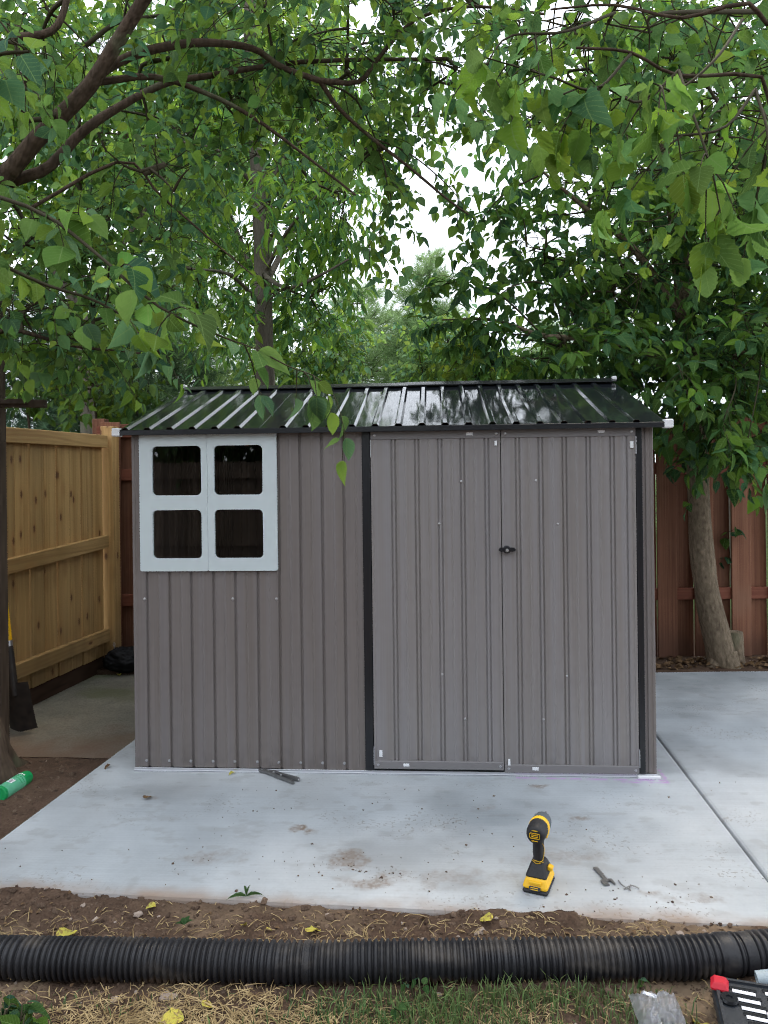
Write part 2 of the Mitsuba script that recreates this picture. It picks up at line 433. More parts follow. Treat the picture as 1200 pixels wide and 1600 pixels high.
def sheet(s0, s1, ribs, z0, z1, wide=0.020, deep=0.009, slope=0.004, thick=0.0025, raised=False, beads=True):
    """A ribbed sheet standing along local x: its outer face looks to -y, ribs pressed inwards (or outwards)."""
    pr = [(s0, 0.0)]
    pair = not raised and wide > 0.015
    d = -deep if raised else deep
    for r in ribs:
        if r - wide / 2 - slope <= s0 or r + wide / 2 + slope >= s1:
            continue
        if pair:       # the doors' ribs: two narrow grooves side by side
            for q in (r - 0.0085, r + 0.0085):
                pr += [(q - 0.0048, 0.0), (q - 0.0016, d * 0.6), (q + 0.0016, d * 0.6), (q + 0.0048, 0.0)]
        else:
            pr += [(r - wide / 2 - slope, 0.0), (r - wide / 2, d), (r + wide / 2, d), (r + wide / 2 + slope, 0.0)]
        if beads and r + 0.05 < s1:
            m = r + 0.055
            if m + 0.008 < s1:
                pr += [(m - 0.006, 0.0), (m - 0.004, -0.0018), (m + 0.001, -0.0018), (m + 0.003, 0.0)]
    pr.append((s1, 0.0))
    pr = np.array(pr)
    # keep the profile monotonic
    pr = pr[np.concatenate([[True], np.diff(pr[:, 0]) > 1e-5])]
    poly = np.vstack([pr, pr[::-1] + [0, thick]])
    return prism(Polygon(poly), z0, z1)


wall_ribs = [0.065, 0.172, 0.274, 0.379, 0.481, 0.586, 0.687, 0.788, 0.889, 0.989]


def rib_panel(name, s0, s1, z0, z1, ribs, m='wall_metal', t=0.0, xf=None, **kw):
    a = sheet(s0, s1, ribs, z0, z1, **kw)
    a.apply_translation((0, t, 0))
    return put(f'{shed}__{name}', shed_xf(a) if xf is None else xf(a), m)


# front wall left of the doors: the lower panel, the panel right of the window and the strip by the corner
rib_panel('wall_panel', 0.012, 0.0445, 0.965, 1.556, [], beads=False)
hole_panels = [rib_panel('wall_panel', 0.012, 0.680, 0.016, 0.965, wall_ribs, wide=0.006, deep=0.010, slope=0.0048),
               rib_panel('wall_panel', 0.6745, 1.078, 0.014, 1.556, wall_ribs, t=-0.003, wide=0.006, deep=0.010, slope=0.0048),
               rib_panel('wall_panel', 2.322, 2.366, 0.014, 1.556, [2.336], wide=0.006, deep=0.006, slope=0.003, beads=False)]
side = lambda x: (lambda a: shed_xf(place(a, (x, 0.0, 0), 90)))
g = np.arange(0.05, DEEP, 0.1045)
for x, yaw in ((0.003, 1), (W - 0.003, -1)):
    a = sheet(0.006, DEEP - 0.006, g, 0.014, 1.556, wide=0.014, deep=0.01, slope=0.003)
    a = place(a, (0, 0, 0), 90)
    if yaw == 1:
        a.vertices[:, 0] *= -1; a.invert()
    a.apply_translation((x, 0, 0))
    put(f'{shed}__wall_panel', shed_xf(a), 'wall_metal')
a = sheet(0.006, W - 0.006, np.arange(0.06, W, 0.1045), 0.014, 1.556, wide=0.014, deep=0.01, slope=0.003)
a.vertices[:, 1] *= -1; a.invert(); a.apply_translation((0, DEEP, 0))
put(f'{shed}__wall_panel', shed_xf(a), 'wall_metal')
for sx in (0.0, W):     # gables
    P = Polygon([(0, 1.55), (DEEP, 1.55), (DEEP, 1.57), (DEEP / 2, 1.845), (0, 1.57)])
    a = prism(P, -0.002, 0.002)
    a.vertices = np.c_[a.vertices[:, 2] + (0.004 if sx == 0 else W - 0.004), a.vertices[:, 0], a.vertices[:, 1]]
    put(f'{shed}__gable', shed_xf(a), 'wall_metal')
for s0, s1 in ((-0.002, 0.014), (2.360, 2.374)):
    a = box(s0, s1, -0.003, 0.03, 0.012, 1.562, 0.0025)
    put(f'{shed}__corner_trim', shed_xf(a), 'wall_metal')


def screw(parent, s, z, t=-0.002, r=0.0045, m='zinc'):
    a = lathe([(0, 0.0), (r * 1.5, 0.0), (r * 1.5, 0.0012), (r, 0.0018), (r * 0.8, 0.005), (0, 0.0055)], 8)
    a = place(a, (s, t, z), 0, 90)
    put(f'{parent}__screw', shed_xf(a), m, smooth=40)


for k, s in enumerate(wall_ribs):
    screw(hole_panels[0 if s < 0.68 else 1], s - 0.012, 0.045, -0.0005 if s < 0.68 else -0.0035)
for s in (0.053, 0.469, 0.672):
    screw(hole_panels[0], s, 0.795)
# the window: two moulded half frames, each with two panes
for s0, s1, holes in ((0.040, 0.3595, (0.100, 0.331)), (0.3605, 0.682, (0.391, 0.617))):
    P = rrect(s0, s1, 0.926, 1.560, 0.008)
    for za, zb in ((1.276, 1.503), (0.985, 1.208)):
        P = P.difference(rrect(holes[0], holes[1], za, zb, 0.022, 6))
    a = prism(P, 0, 0.016)
    a.vertices = np.c_[a.vertices[:, 0], -a.vertices[:, 2] - 0.002, a.vertices[:, 1]]
    w = put(f'{shed}__window_frame', shed_xf(a), 'white_metal')
    for za, zb in ((1.276, 1.503), (0.985, 1.208)):
        R = rrect(holes[0] + 0.0005, holes[1] - 0.0005, za + 0.0005, zb - 0.0005, 0.0215, 6).exterior
        c = np.array(Polygon(R).exterior.coords)[:-1]
        V = np.vstack([[(c[:, 0].mean(), -0.006, c[:, 1].mean())], np.c_[c[:, 0], 0 * c[:, 0] - 0.006, c[:, 1]]])
        k = np.arange(len(c))
        put(f'{w}__pane', shed_xf(M(V, np.c_[k * 0, k + 1, (k + 1) % len(c) + 1])), 'pane_glass')
# black door posts and the lintel
for s0, s1 in ((1.074, 1.1125), (2.2965, 2.324)):
    a = box(s0, s1, -0.012, 0.03, 0.016, 1.560, 0.003)
    put(f'{shed}__door_post', shed_xf(a), 'black_metal')
put(f'{shed}__lintel', shed_xf(box(1.113, 2.296, 0.004, 0.03, 1.545, 1.575, 0.002)), 'black_metal')
# the doors
for name, s0, s1, ribs, hinge in (('a', 1.1145, 1.6985, [1.2175, 1.3235, 1.4275, 1.5285, 1.6375], 1), ('b', 1.7020, 2.2945, [1.7755, 1.8775, 1.9825, 2.0875, 2.1925, 2.2480], -1)):
    a = sheet(s0, s1, ribs, 0.040, 1.540, wide=0.016, deep=0.012, slope=0.0035)
    a.apply_translation((0, -0.010, 0))
    dk = put(f'{shed}__door', shed_xf(a), 'door_metal')
    tag(dk, 'left leaf of the double doors' if hinge == 1 else 'right leaf of the double doors, carrying the black latch')
    lo = 0.030 if hinge == 1 else 0.020
    put(f'{dk}__top_rail', shed_xf(box(s0, s1, -0.0165, 0.012, 1.519, 1.556 if hinge == 1 else 1.562, 0.002)), 'trim_metal')
    put(f'{dk}__bottom_rail', shed_xf(box(s0, s1, -0.0165, 0.012, lo - 0.004, lo + 0.032, 0.002)), 'trim_metal')
    for s in (s0, s1):
        put(f'{dk}__side_rail', shed_xf(box(*((s, s + 0.012) if s == s0 else (s - 0.012, s)), -0.0125, 0.010, lo + 0.032, 1.519, 0.0015)), 'door_metal')
    for z in (1.478, 0.085):
        s = s0 - 0.003 if hinge == 1 else s1 - 0.001
        put(f'{dk}__hinge', shed_xf(box(s + 0.001, s + 0.0045, -0.0185, -0.005, z - 0.040, z + 0.040, 0.001)), 'zinc')
    for s, z in ((s0 + 0.018, 1.538), (s1 - 0.018, 1.538), (s0 + 0.018, lo + 0.014), (s1 - 0.016, lo + 0.014)):
        screw(dk, s, z, -0.0163, 0.0042)
    for s, z in (((1.5225, 1.325), (1.4215, 1.135), (1.4275, 0.455), (1.5275, 0.255)) if hinge == 1 else ((1.8555, 1.325), (1.9505, 1.13), (1.9825, 0.45), (1.8775, 0.255))):
        screw(dk, s, z, -0.0095, 0.0035)
    for s, z, w_, h_ in (((1.562, 1.539, 0.030, 0.014), (1.679, 1.495, 0.010, 0.022), (1.145, 0.094, 0.014, 0.028), (1.260, 0.045, 0.026, 0.013)) if hinge == 1 else
                         ((2.145, 1.541, 0.030, 0.012), (2.278, 1.480, 0.014, 0.030), (1.722, 0.062, 0.010, 0.026), (1.838, 0.036, 0.028, 0.014))):
        put(f'{dk}__sticker', shed_xf(box(s - w_ / 2, s + w_ / 2, -0.0180, -0.0158 if h_ < 0.02 else -0.0090, z - h_ / 2, z + h_ / 2, 0.0004)), 'white_plastic')
# latch: a swivelling black bar on a round boss
lk = f'{shed}__latch'
a = trimesh.convex.convex_hull(np.vstack([place(lathe([(0.0125, 0), (0.0125, 0.012)], 14), (x, 0, 0)).vertices * [1, 0.72, 1] for x in (-0.024, 0.026)]))
boss = lathe([(0, -0.012), (0.017, -0.012), (0.017, 0.010), (0.013, 0.016), (0, 0.017)], 18)
a = place(cat([a, boss]), (1.722, -0.024, 1.018), 0, 90)
lk = put(f'{shed}__latch', shed_xf(a), 'black_metal', smooth=40)
put(f'{lk}__keyhole', shed_xf(place(lathe([(0, 0), (0.0075, 0), (0.0075, 0.0025), (0, 0.003)], 14), (1.722, -0.040, 1.016), 0, 90)), 'bright_metal', smooth=40)
# base channel: bright strip on the slab
put(f'{shed}__base_channel', shed_xf(cat([box(-0.004, 2.378, -0.014, 0.02, 0.0, 0.006, 0.001), box(-0.004, 2.378, -0.009, -0.004, 0.0055, 0.0150, 0.001)])), 'bright_metal')
put(f'{shed}__base_channel', shed_xf(box(2.285, 2.384, -0.030, -0.0145, 0.0, 0.013, 0.002)), 'white_plastic')
# the roof: ribbed sheets on both slopes
OV = 0.055
run = DEEP / 2 + OV
rise = 0.285
L = math.hypot(run, rise)
SL = math.degrees(math.atan2(rise, run))
X0, X1 = -0.038, 2.412
edges = [X0, 0.60, 1.21, 1.82, X1]
for slope_side in (0, 1):
    for k in range(4):
        s0, s1 = edges[k], edges[k + 1] + (0.014 if k < 3 else 0)
        ribs = [s for s in np.arange(-0.01, 2.45, 0.1045) if s0 + 0.02 < s < s1 - 0.02]
        a = sheet(s0, s1, ribs, 0.0, L, wide=0.018, deep=0.011, slope=0.009, thick=0.0018, raised=True, beads=False)
        # lay it down: outer face (-y) becomes the top, z runs up the slope
        v = a.vertices
        a.vertices = np.c_[v[:, 0], v[:, 2], -v[:, 1] - 0.0012 * (k % 2)]
        a.fix_normals()
        R = trimesh.transformations.rotation_matrix(math.radians(SL), [1, 0, 0])
        a.apply_transform(R); a.apply_translation((0, -OV, 1.578))
        if slope_side:
            a.vertices[:, 1] = DEEP - a.vertices[:, 1]; a.invert()
        put(f'{shed}__roof_panel', shed_xf(a), 'roof_metal')
ZR = 1.578 + rise
yy = DEEP / 2
for k, (x0, x1, dz) in enumerate(((X0 - 0.004, 1.28, 0.004), (1.262, X1 + 0.004, 0.007))):
    a = prism(Polygon([(-0.055, -0.004), (0, 0.018), (0.055, -0.004), (0.055, -0.008), (0, 0.013), (-0.055, -0.008)]), x0, x1)
    a.vertices = np.c_[a.vertices[:, 2], a.vertices[:, 0] + yy, a.vertices[:, 1] + ZR + dz]; a.fix_normals()
    put(f'{shed}__ridge_cap', shed_xf(a), 'black_metal')
for y0 in (-OV - 0.004, DEEP + OV - 0.008):
    put(f'{shed}__eave_trim', shed_xf(box(X0, X1, y0, y0 + 0.012, 1.553, 1.5765, 0.002)), 'black_metal')
put(f'{shed}__soffit', shed_xf(box(0.0, W, -0.044, 0.012, 1.561, 1.568)), 'black_metal')
for x in (X0, X1):
    for y, h in ((-OV, 1.556), (DEEP + OV - 0.03, 1.556)):
        a = box(x - (0.032 if x < 0 else 0.004), x + (0.004 if x < 0 else 0.034), y - 0.010, y + 0.040, h - 0.006, h + 0.032, 0.004)
        put(f'{shed}__end_cap', shed_xf(a), 'white_plastic')
    put(f'{shed}__end_cap', shed_xf(box(x - 0.012, x + 0.012, yy - 0.02, yy + 0.02, ZR + 0.012, ZR + 0.034, 0.004)), 'white_plastic')
    # sloped verge trims
    for sgn in (0, 1):
        a = box(x - 0.010, x + 0.010, 0, L, -0.020, 0.0, 0.002)
        a.apply_transform(trimesh.transformations.rotation_matrix(math.radians(SL), [1, 0, 0])); a.apply_translation((0, -OV, 1.574))
        if sgn:
            a.vertices[:, 1] = DEEP - a.vertices[:, 1]; a.invert()
        put(f'{shed}__verge_trim', shed_xf(a), 'black_metal')

# ------------------------------------------------------------------ fences
rng = np.random.default_rng(7)
fence = thing('pine_fence', 'new yellow pine board fence with three rails left of the shed', 'fence')
FENCE_YAW = math.degrees(math.atan2(FD[1], FD[0]))


def along(u0, u1, n0, n1, z0, z1, b, slope=(0, 0)):
    """A box in the fence's frame: u along it from the corner post, n towards the yard; slope lifts its ends."""
    a = box(u0, u1, n0, n1, z0, z1, b)
    v = a.vertices
    dz = slope[0] + (slope[1] - slope[0]) * (v[:, 0] - u0) / (u1 - u0)
    xy = FP[:2] + v[:, :1] * FD + v[:, 1:2] * FN
    a.vertices = np.c_[xy, v[:, 2] + dz]
    a.fix_normals()
    return a


u = 0.02
for k in range(17):
    w = 0.1315
    put(f'{fence}__board', along(u, u + w, -0.026 + (k % 2) * 0.006, -0.0085 + (k % 2) * 0.006, 0.10, 1.655 - 0.004 * k / 8, 0.002), 'pine_board')
    u += 0.141
END = u
for z0, z1, sl in ((1.580, 1.668, (0, -0.02)), (0.870, 0.958, (0.0, -0.11)), (0.205, 0.293, (0, 0))):
    put(f'{fence}__rail', along(0.02, END, 0.0, 0.038, z0, z1, 0.003, sl), 'pine_rail')
tag(put(f'{fence}__kickboard', along(0.0, END, -0.05, -0.022, -0.05, 0.22, 0.002), 'dark_board'), 'dark rotten board under the bottom rail')
put(f'{fence}__post', along(-0.098, -0.004, -0.035, 0.060, -0.05, 1.735, 0.004), 'pine_board')
put(f'{fence}__post', along(2.28, 2.37, -0.115, -0.024, -0.05, 1.70, 0.004), 'pine_board')

red = thing('red_fence', 'weathered red-brown shadowbox board fence behind the shed', 'fence')
YF = 5.56


def redboard(x0, x1, y0, y1, z0, z1, tilt=0.0):
    a = box(x0, x1, y0, y1, z0, z1, 0.0025)
    a.vertices[:, 0] += (a.vertices[:, 2] - 0.9) * tilt
    return a


x = -3.0
xs_front = []
PITCH = 0.27
x = 1.985 - PITCH * 19
while x < 5.0:
    if x > -2.12 and not (-0.9 < x < 0.9):
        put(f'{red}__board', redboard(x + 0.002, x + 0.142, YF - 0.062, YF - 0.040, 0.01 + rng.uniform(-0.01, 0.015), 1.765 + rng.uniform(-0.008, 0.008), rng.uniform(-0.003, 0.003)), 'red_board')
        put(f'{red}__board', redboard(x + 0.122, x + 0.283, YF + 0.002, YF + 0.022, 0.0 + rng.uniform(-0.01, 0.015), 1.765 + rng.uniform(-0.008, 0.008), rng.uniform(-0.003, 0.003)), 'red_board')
    x += PITCH
for z in (0.425, 1.345, 1.66):
    put(f'{red}__rail', box(-2.1, 5.2, YF - 0.039, YF + 0.001, z, z + 0.085, 0.003), 'red_rail')
for x in (-2.13, 3.15):
    put(f'{red}__post', box(x, x + 0.09, YF - 0.037, YF + 0.06, -0.05, 1.80, 0.004), 'red_board')

# ------------------------------------------------------------------ trees and other foliage


def leaf_shape(st, hw, fold=0.25, curl=0.18, wave=0.0, seed=0, bend=0.0, twist=0.0):
    """A leaf along +x of length 1, folded along its midrib and curling down; one vertex row per station."""
    r = np.random.default_rng(seed)
    V, F = [(0, 0, 0)], []
    for t, w in zip(st, hw):
        zc = -curl * t * t
        d1, d2 = r.uniform(-wave, wave, 2)
        V += [(t, w, zc + fold * w + d1), (t, 0, zc), (t, -w, zc + fold * w + d2)]
    V.append((1, 0, -curl * 1.15))
    V = np.array(V)
    V[:, 1] += bend * V[:, 0] ** 2
    V[:, 2] += twist * V[:, 1] * V[:, 0]
    V = list(V)
    n = len(st)
    F += [(0, 2, 1), (0, 3, 2)]
    for k in range(n - 1):
        a, b = 1 + 3 * k, 4 + 3 * k
        F += [(a, a + 1, b), (a + 1, b + 1, b), (a + 1, a + 2, b + 1), (a + 2, b + 2, b + 1)]
    a, e = 1 + 3 * (n - 1), len(V) - 1
    F += [(a, a + 1, e), (a + 1, a + 2, e)]
    V, F = np.array(V, float), np.array(F)
    return V, F


def toothed(n=9, seed=0, curl=0.22, wide=0.40, fold=0.22, bend=0.0, twist=0.0):
    """A broad heart-shaped leaf with a toothed edge."""
    st = np.linspace(0.03, 0.95, n)
    hw = wide * np.sin(np.pi * np.clip(st, 0, 1) ** 0.62) ** 0.75
    hw = hw * (1 + 0.07 * np.where(np.arange(n) % 2, 1, -1)) + 0.015
    return leaf_shape(st, hw, fold, curl, 0.035, seed, bend, twist)


SHAPES = {
    'broad': [leaf_shape([0.05, 0.17, 0.35, 0.55, 0.75, 0.9], [0.15, 0.29, 0.355, 0.31, 0.19, 0.075], 0.10 + 0.09 * k, 0.05 + 0.11 * k, 0.02, k, 0.12 * (k - 2), 0.5 * (-1) ** k) for k in range(5)],
    'mulberry': [toothed(13, k, 0.02 + 0.11 * k, 0.33 + 0.02 * k, 0.08 + 0.07 * k, 0.10 * (k - 2), 0.55 * (-1) ** k) for k in range(6)],
    'lance': [leaf_shape([0.1, 0.3, 0.55, 0.8], [0.10, 0.17, 0.17, 0.09], 0.3, 0.12 + 0.14 * k, 0.015, k) for k in range(3)],
    'leaflet': [leaf_shape([0.08, 0.3, 0.55, 0.8], [0.15, 0.27, 0.25, 0.12], 0.12 + 0.08 * k, 0.06 + 0.12 * k, 0.03, k, 0.1 * (k - 1.5), 0.5 * (-1) ** k) for k in range(4)],
}


def unit(v):
    return v / (np.linalg.norm(v, axis=-1, keepdims=True) + 1e-12)


class Plant:
    def __init__(self, key, shape, leaf_bsdf, size, tint0, tint1, seed, bark='bark_dark', normal_up=1.0, droop=0.35, opposite=False):
        self.key, self.shape, self.bsdf, self.size, self.bark = key, shape, leaf_bsdf, size, bark
        self.t0, self.t1, self.up, self.droop, self.opp = np.array(tint0), np.array(tint1), normal_up, droop, opposite
        self.r = np.random.default_rng(seed)
        self.home = np.zeros(3); self.pts = np.zeros((0, 3)); self.twigs = []; self.leaves = []

    def limb(self, P, r0, r1, n=10, name='limb', steps=18, rough=0.12, freq=5.0):
        C = spline(P, steps)
        if not len(self.pts):
            self.home = C[0]
        R = r0 + (r1 - r0) * np.linspace(0, 1, steps) ** 0.85
        self.pts = np.vstack([self.pts, C])
        k = put(f'{self.key}__{name}', tube(C, R, n, rough=rough, freq=freq, seed=int(self.r.integers(999))), self.bark, smooth=True)
        return k

    def thin(self, P, r0, r1, n=4, steps=6, keep=True):
        C = spline(P, steps)
        self.twigs.append(tube(C, np.linspace(r0, r1, steps), n, cap=False))
        if keep:
            self.pts = np.vstack([self.pts, C[1:]])
        return C

    def sprout(self, C, n, size=None, twist=None, spread=1.0, tip=True, tint=None, start=0.0):
        """n leaves along the curve C, alternate or in pairs, plus one at its tip."""
        r = self.r
        size = size or self.size
        tone = r.uniform(-0.25, 0.25)
        q = np.linspace(start + 0.5 / n, 1.0, n) if not self.opp else np.repeat(np.linspace(start + 0.6 / n, 0.92, max(1, n // 2)), 2)
        seg = np.linspace(0, 1, len(C))
        for k, t in enumerate(q):
            p = np.array([np.interp(t, seg, C[:, a]) for a in range(3)])
            d = unit(C[min(len(C) - 1, int(t * (len(C) - 1)) + 1)] - C[max(0, int(t * (len(C) - 1)) - 1)])
            side = np.cross(d, [0, 0, 1.0]); side = unit(side) if np.linalg.norm(side) > 0.1 else np.array([1.0, 0, 0])
            sg = 1 if k % 2 else -1
            ax = unit(d * r.uniform(0.15, 0.9) + side * sg * spread * r.uniform(0.6, 1.2) + r.normal(0, 0.22, 3) - np.array([0, 0, self.droop * r.uniform(0.2, 1.8)]))
            self.leaf(p + ax * size * 0.16, ax, size * r.uniform(0.55, 1.3), tone + r.normal(0, 0.22) if tint is None else tint + r.normal(0, 0.1), p)
        if tip:
            d = unit(C[-1] - C[-2] - np.array([0, 0, 0.02]))
            self.leaf(C[-1] + d * size * 0.1, d, size * r.uniform(0.8, 1.2), tone + r.normal(0, 0.2), C[-1])

    def leaf(self, p, ax, size, tone, stem=None):
        r = self.r
        out = (p - self.home) * [1, 1, 0]
        nrm = np.array([0, 0, self.up]) + 0.45 * unit(out) + r.normal(0, 0.55, 3)
        nrm = unit(nrm - ax * (nrm @ ax))
        c = self.t0 + (self.t1 - self.t0) * np.clip(0.45 + tone, 0, 1.15)
        k = r.uniform()
        c = c * r.uniform(0.80, 1.15) * (1 + r.normal(0, 0.05, 3)) * (np.array([1.32, 1.18, 0.72]) if k < 0.28 else np.array([0.80, 0.88, 1.55]) if k < 0.60 else 1.0)
        self.leaves.append((p, ax, nrm, size, np.clip(c, 0.005, 0.9), r.uniform(0.72, 1.18), r.uniform(0.3, 2.2), int(r.integers(len(SHAPES[self.shape])))))
        if stem is not None and size > 0.055 and np.linalg.norm(p - EYE) < 3.2:
            self.twigs.append(tube(np.array([stem, (stem + p) / 2 + [0, 0, 0.004], p]), [0.0011, 0.0009, 0.0008], 3, cap=False))

    def nearest(self, p, pts=None):
        pts = self.pts if pts is None else pts
        return pts[np.argmin(((pts - p) ** 2).sum(1))]

    def blob(self, c, rad, nsub, ntwig, nleaf=8, tl=(0.18, 0.36), size=None, sub_r=0.008, sag=0.0, shell=False):
        """A part of the crown: sub-branches into an ellipsoid, twigs from them, leaves on those."""
        r = self.r
        c, rad = np.array(c), np.array(rad)
        local = np.zeros((0, 3))
        root = self.nearest(c)
        hub = c - unit(c - root) * rad * 0.35
        C = self.thin([root, (root + hub) / 2 + r.normal(0, 0.05, 3) + [0, 0, 0.12 * np.linalg.norm(hub - root)], hub], sub_r * 1.6, sub_r, 5, 8)
        local = np.vstack([local, C[4:]])
        for _ in range(nsub):
            tgt = c + unit(r.normal(0, 1, 3)) * rad * r.uniform(0.6, 0.95)
            s = self.nearest(tgt, local)
            mid = (s + tgt) / 2 + r.normal(0, 0.06, 3) * np.linalg.norm(tgt - s) + [0, 0, 0.10 * np.linalg.norm(tgt - s)]
            C = self.thin([s, mid, tgt - [0, 0, sag * r.uniform(0, 1)]], sub_r, sub_r * 0.35, 4, 7)
            local = np.vstack([local, C[1:]])
        for _ in range(ntwig):
            v = unit(r.normal(0, 1, 3)) * r.uniform(0.5 if shell else 0.05, 1) ** (1 / 2.2)
            p = c + v * rad
            s = self.nearest(p, local)
            d = unit((p - s) + 0.35 * unit(p - c) * np.linalg.norm(p - s) + r.normal(0, 0.10, 3) + 1e-6)
            ln = r.uniform(*tl)
            e = p + unit(d + r.normal(0, 0.5, 3) - [0, 0, self.droop * 0.7]) * ln
            C = self.thin([s, s * 0.4 + p * 0.6 + r.normal(0, 0.012, 3), p, (p + e) / 2 + [0, 0, 0.02], e], 0.0032, 0.0014, 3, 8, keep=False)
            self.sprout(C[3:], nleaf, size)

    def bough(self, P, r0, r1, ntwig, nleaf, tl=(0.12, 0.28), size=None, steps=14, up=0.0):
        """A long thin branch with leafy twigs along it."""
        r = self.r
        C = self.thin(P, r0, r1, 5, steps)
        for k in range(ntwig):
            t = r.uniform(0.12, 1.0)
            p = np.array([np.interp(t, np.linspace(0, 1, steps), C[:, a]) for a in range(3)])
            d = unit(C[-1] - C[0] + r.normal(0, 0.9, 3) * np.linalg.norm(C[-1] - C[0]) + [0, 0, up])
            e = p + d * r.uniform(*tl) - [0, 0, self.droop * 0.1]
            D = self.thin([p, (p + e) / 2 + [0, 0, 0.015], e], 0.0026, 0.0012, 3, 5, keep=False)
            self.sprout(D, nleaf, size)
        self.sprout(C[-5:], nleaf, size)

    def finish(self, single=300, crown_label=None, leaf_name='leaf'):
        k = self.key
        if self.twigs:
            tag(put(f'{k}__twigs', cat(self.twigs), 'twig', smooth=True), kind='stuff')
        if not self.leaves:
            return
        p = np.array([l[0] for l in self.leaves]); size = np.array([l[3] for l in self.leaves])
        q = p - EYE
        seen = (q[:, 1] > 0.4) & (np.abs(q[:, 0]) < 0.53 * q[:, 1]) & (q[:, 2] < 0.66 * q[:, 1]) & (q[:, 2] > -0.74 * q[:, 1])
        rank = np.argsort(-np.where(seen, size / np.linalg.norm(q, axis=1), -1))
        own = set(int(a) for a in rank[:single] if seen[a])
        groups = {}
        for a in range(len(p)):
            if a not in own:
                groups.setdefault(self.leaves[a][7], []).append(a)

        def shaped(idx, kind):
            V, F = SHAPES[self.shape][kind]
            ls = [self.leaves[a] for a in idx]
            P_, X, N = (np.array([l[b] for l in ls]) for b in (0, 1, 2))
            wd, cu = (np.array([l[b] for l in ls])[:, None, None] for b in (5, 6)); s = np.array([l[3] for l in ls]); col = np.array([l[4] for l in ls])
            Y = np.cross(N, X)
            v = P_[:, None] + s[:, None, None] * (V[None, :, :1] * X[:, None] + wd * V[None, :, 1:2] * Y[:, None] + cu * V[None, :, 2:] * N[:, None])
            f = F[None] + (np.arange(len(ls)) * len(V))[:, None, None]
            rib = 1 + 0.18 * (np.abs(V[:, 1]) < 1e-6)
            cc = (col[:, None] * rib[None, :, None]).reshape(-1, 3)
            return v.reshape(-1, 3), f.reshape(-1, 3), cc, np.tile(V[:, :2], (len(ls), 1))

        parts = [shaped(ix, kd) for kd, ix in groups.items()]
        if parts:
            o, fs = 0, []
            for v, f, _, _ in parts:
                fs.append(f + o); o += len(v)
            m = M(np.vstack([a[0] for a in parts]), np.vstack(fs))
            c = put(f'{k}__crown', m, self.bsdf, smooth=True, color=np.vstack([a[2] for a in parts]), uv=np.vstack([a[3] for a in parts]))
            tag(c, crown_label, kind='stuff')
        for n_, a in enumerate(sorted(own)):
            v, f, cc, uv = shaped([a], self.leaves[a][7])
            kk = f'{k}__{leaf_name}' if n_ == 0 else f'{k}__{leaf_name}_{n_:03d}'
            scene[kk] = mikit.ply(M(v, f), self.bsdf, smooth=True, color=cc, uv=uv)


# --- the near tree at the left edge
lt = thing('mulberry_tree', 'near tree at the left edge with dark forked limbs arching over the shed', 'tree')
A = Plant(lt, 'broad', 'leaf_broad', 0.062, (0.065, 0.140, 0.047), (0.224, 0.384, 0.091), 11, normal_up=1.1, droop=0.40)
base = np.array([-1.868, 3.37, -0.06])
A.limb([base, base + [0.012, 0, 0.35], base + [-0.01, 0.01, 0.9], base + [0.005, 0.0, 1.35], base + [-0.05, -0.02, 1.8], base + [-0.12, -0.05, 2.25], base + [-0.11, -0.07, 2.62]], 0.125, 0.095, 26, 'trunk', 46, 0.20, 9.0)
for ang, ln in ((-8, 0.20), (-80, 0.13), (60, 0.2), (150, 0.2)):
    a = math.radians(ang)
    d = np.array([math.cos(a), math.sin(a), 0])
    put(f'{lt}__root', tube([base + [0, 0, 0.34] + d * 0.06, base + [0, 0, 0.17] + d * 0.12, base + [0, 0, 0.07] + d * (0.10 + ln * 0.5), base + [0, 0, 0.035] + d * (0.10 + ln)], [0.075, 0.065, 0.05, 0.02], 12, rough=0.2, seed=int(ang) + 90), 'bark_dark', smooth=True)
f0 = np.array([-1.978, 3.30, 2.50])
A.limb([f0, (-1.614, 3.150, 2.584), (-1.402, 3.100, 2.759), (-1.183, 3.050, 2.928), (-1.053, 3.000, 3.066), (-0.941, 2.950, 3.186), (-0.812, 2.900, 3.338), (-0.613, 2.800, 3.647)], 0.044, 0.018, 14, steps=26)
A.limb([(-1.202, 3.050, 2.907), (-1.125, 3.070, 3.010), (-0.997, 3.120, 3.110), (-0.819, 3.200, 3.196), (-0.677, 3.300, 3.251), (-0.553, 3.400, 3.279), (-0.446, 3.450, 3.227), (-0.275, 3.500, 3.189)], 0.021, 0.013, 10, steps=24)
A.limb([(-0.275, 3.500, 3.189), (-0.193, 3.600, 3.107), (-0.043, 3.700, 3.012), (0.147, 3.800, 2.904), (0.347, 3.900, 2.777), (0.498, 4.000, 2.710)], 0.013, 0.004, 7, steps=16)
A.limb([(-0.275, 3.500, 3.189), (-0.098, 3.550, 3.208), (-0.001, 3.600, 3.348), (0.181, 3.650, 3.560), (0.466, 3.700, 3.649), (0.833, 3.800, 3.669)], 0.014, 0.006, 7, steps=16)
A.limb([f0, (-1.558, 3.200, 2.621), (-1.417, 3.220, 2.685), (-1.277, 3.250, 2.853), (-1.127, 3.300, 2.986), (-0.959, 3.400, 3.134), (-0.779, 3.500, 3.219), (-0.352, 3.700, 3.389), (0.356, 3.900, 3.504)], 0.029, 0.009, 12, steps=24)
A.limb([(-1.150, 3.100, 2.985), (-0.956, 3.200, 3.056), (-0.763, 3.300, 3.037), (-0.586, 3.400, 2.985), (-0.397, 3.500, 2.882), (-0.118, 3.600, 2.694)], 0.016, 0.005, 7, steps=16)
A.limb([(-1.648, 3.400, 3.343), (-1.481, 3.450, 3.414), (-1.426, 3.500, 3.636)], 0.02, 0.014, 8, steps=10)
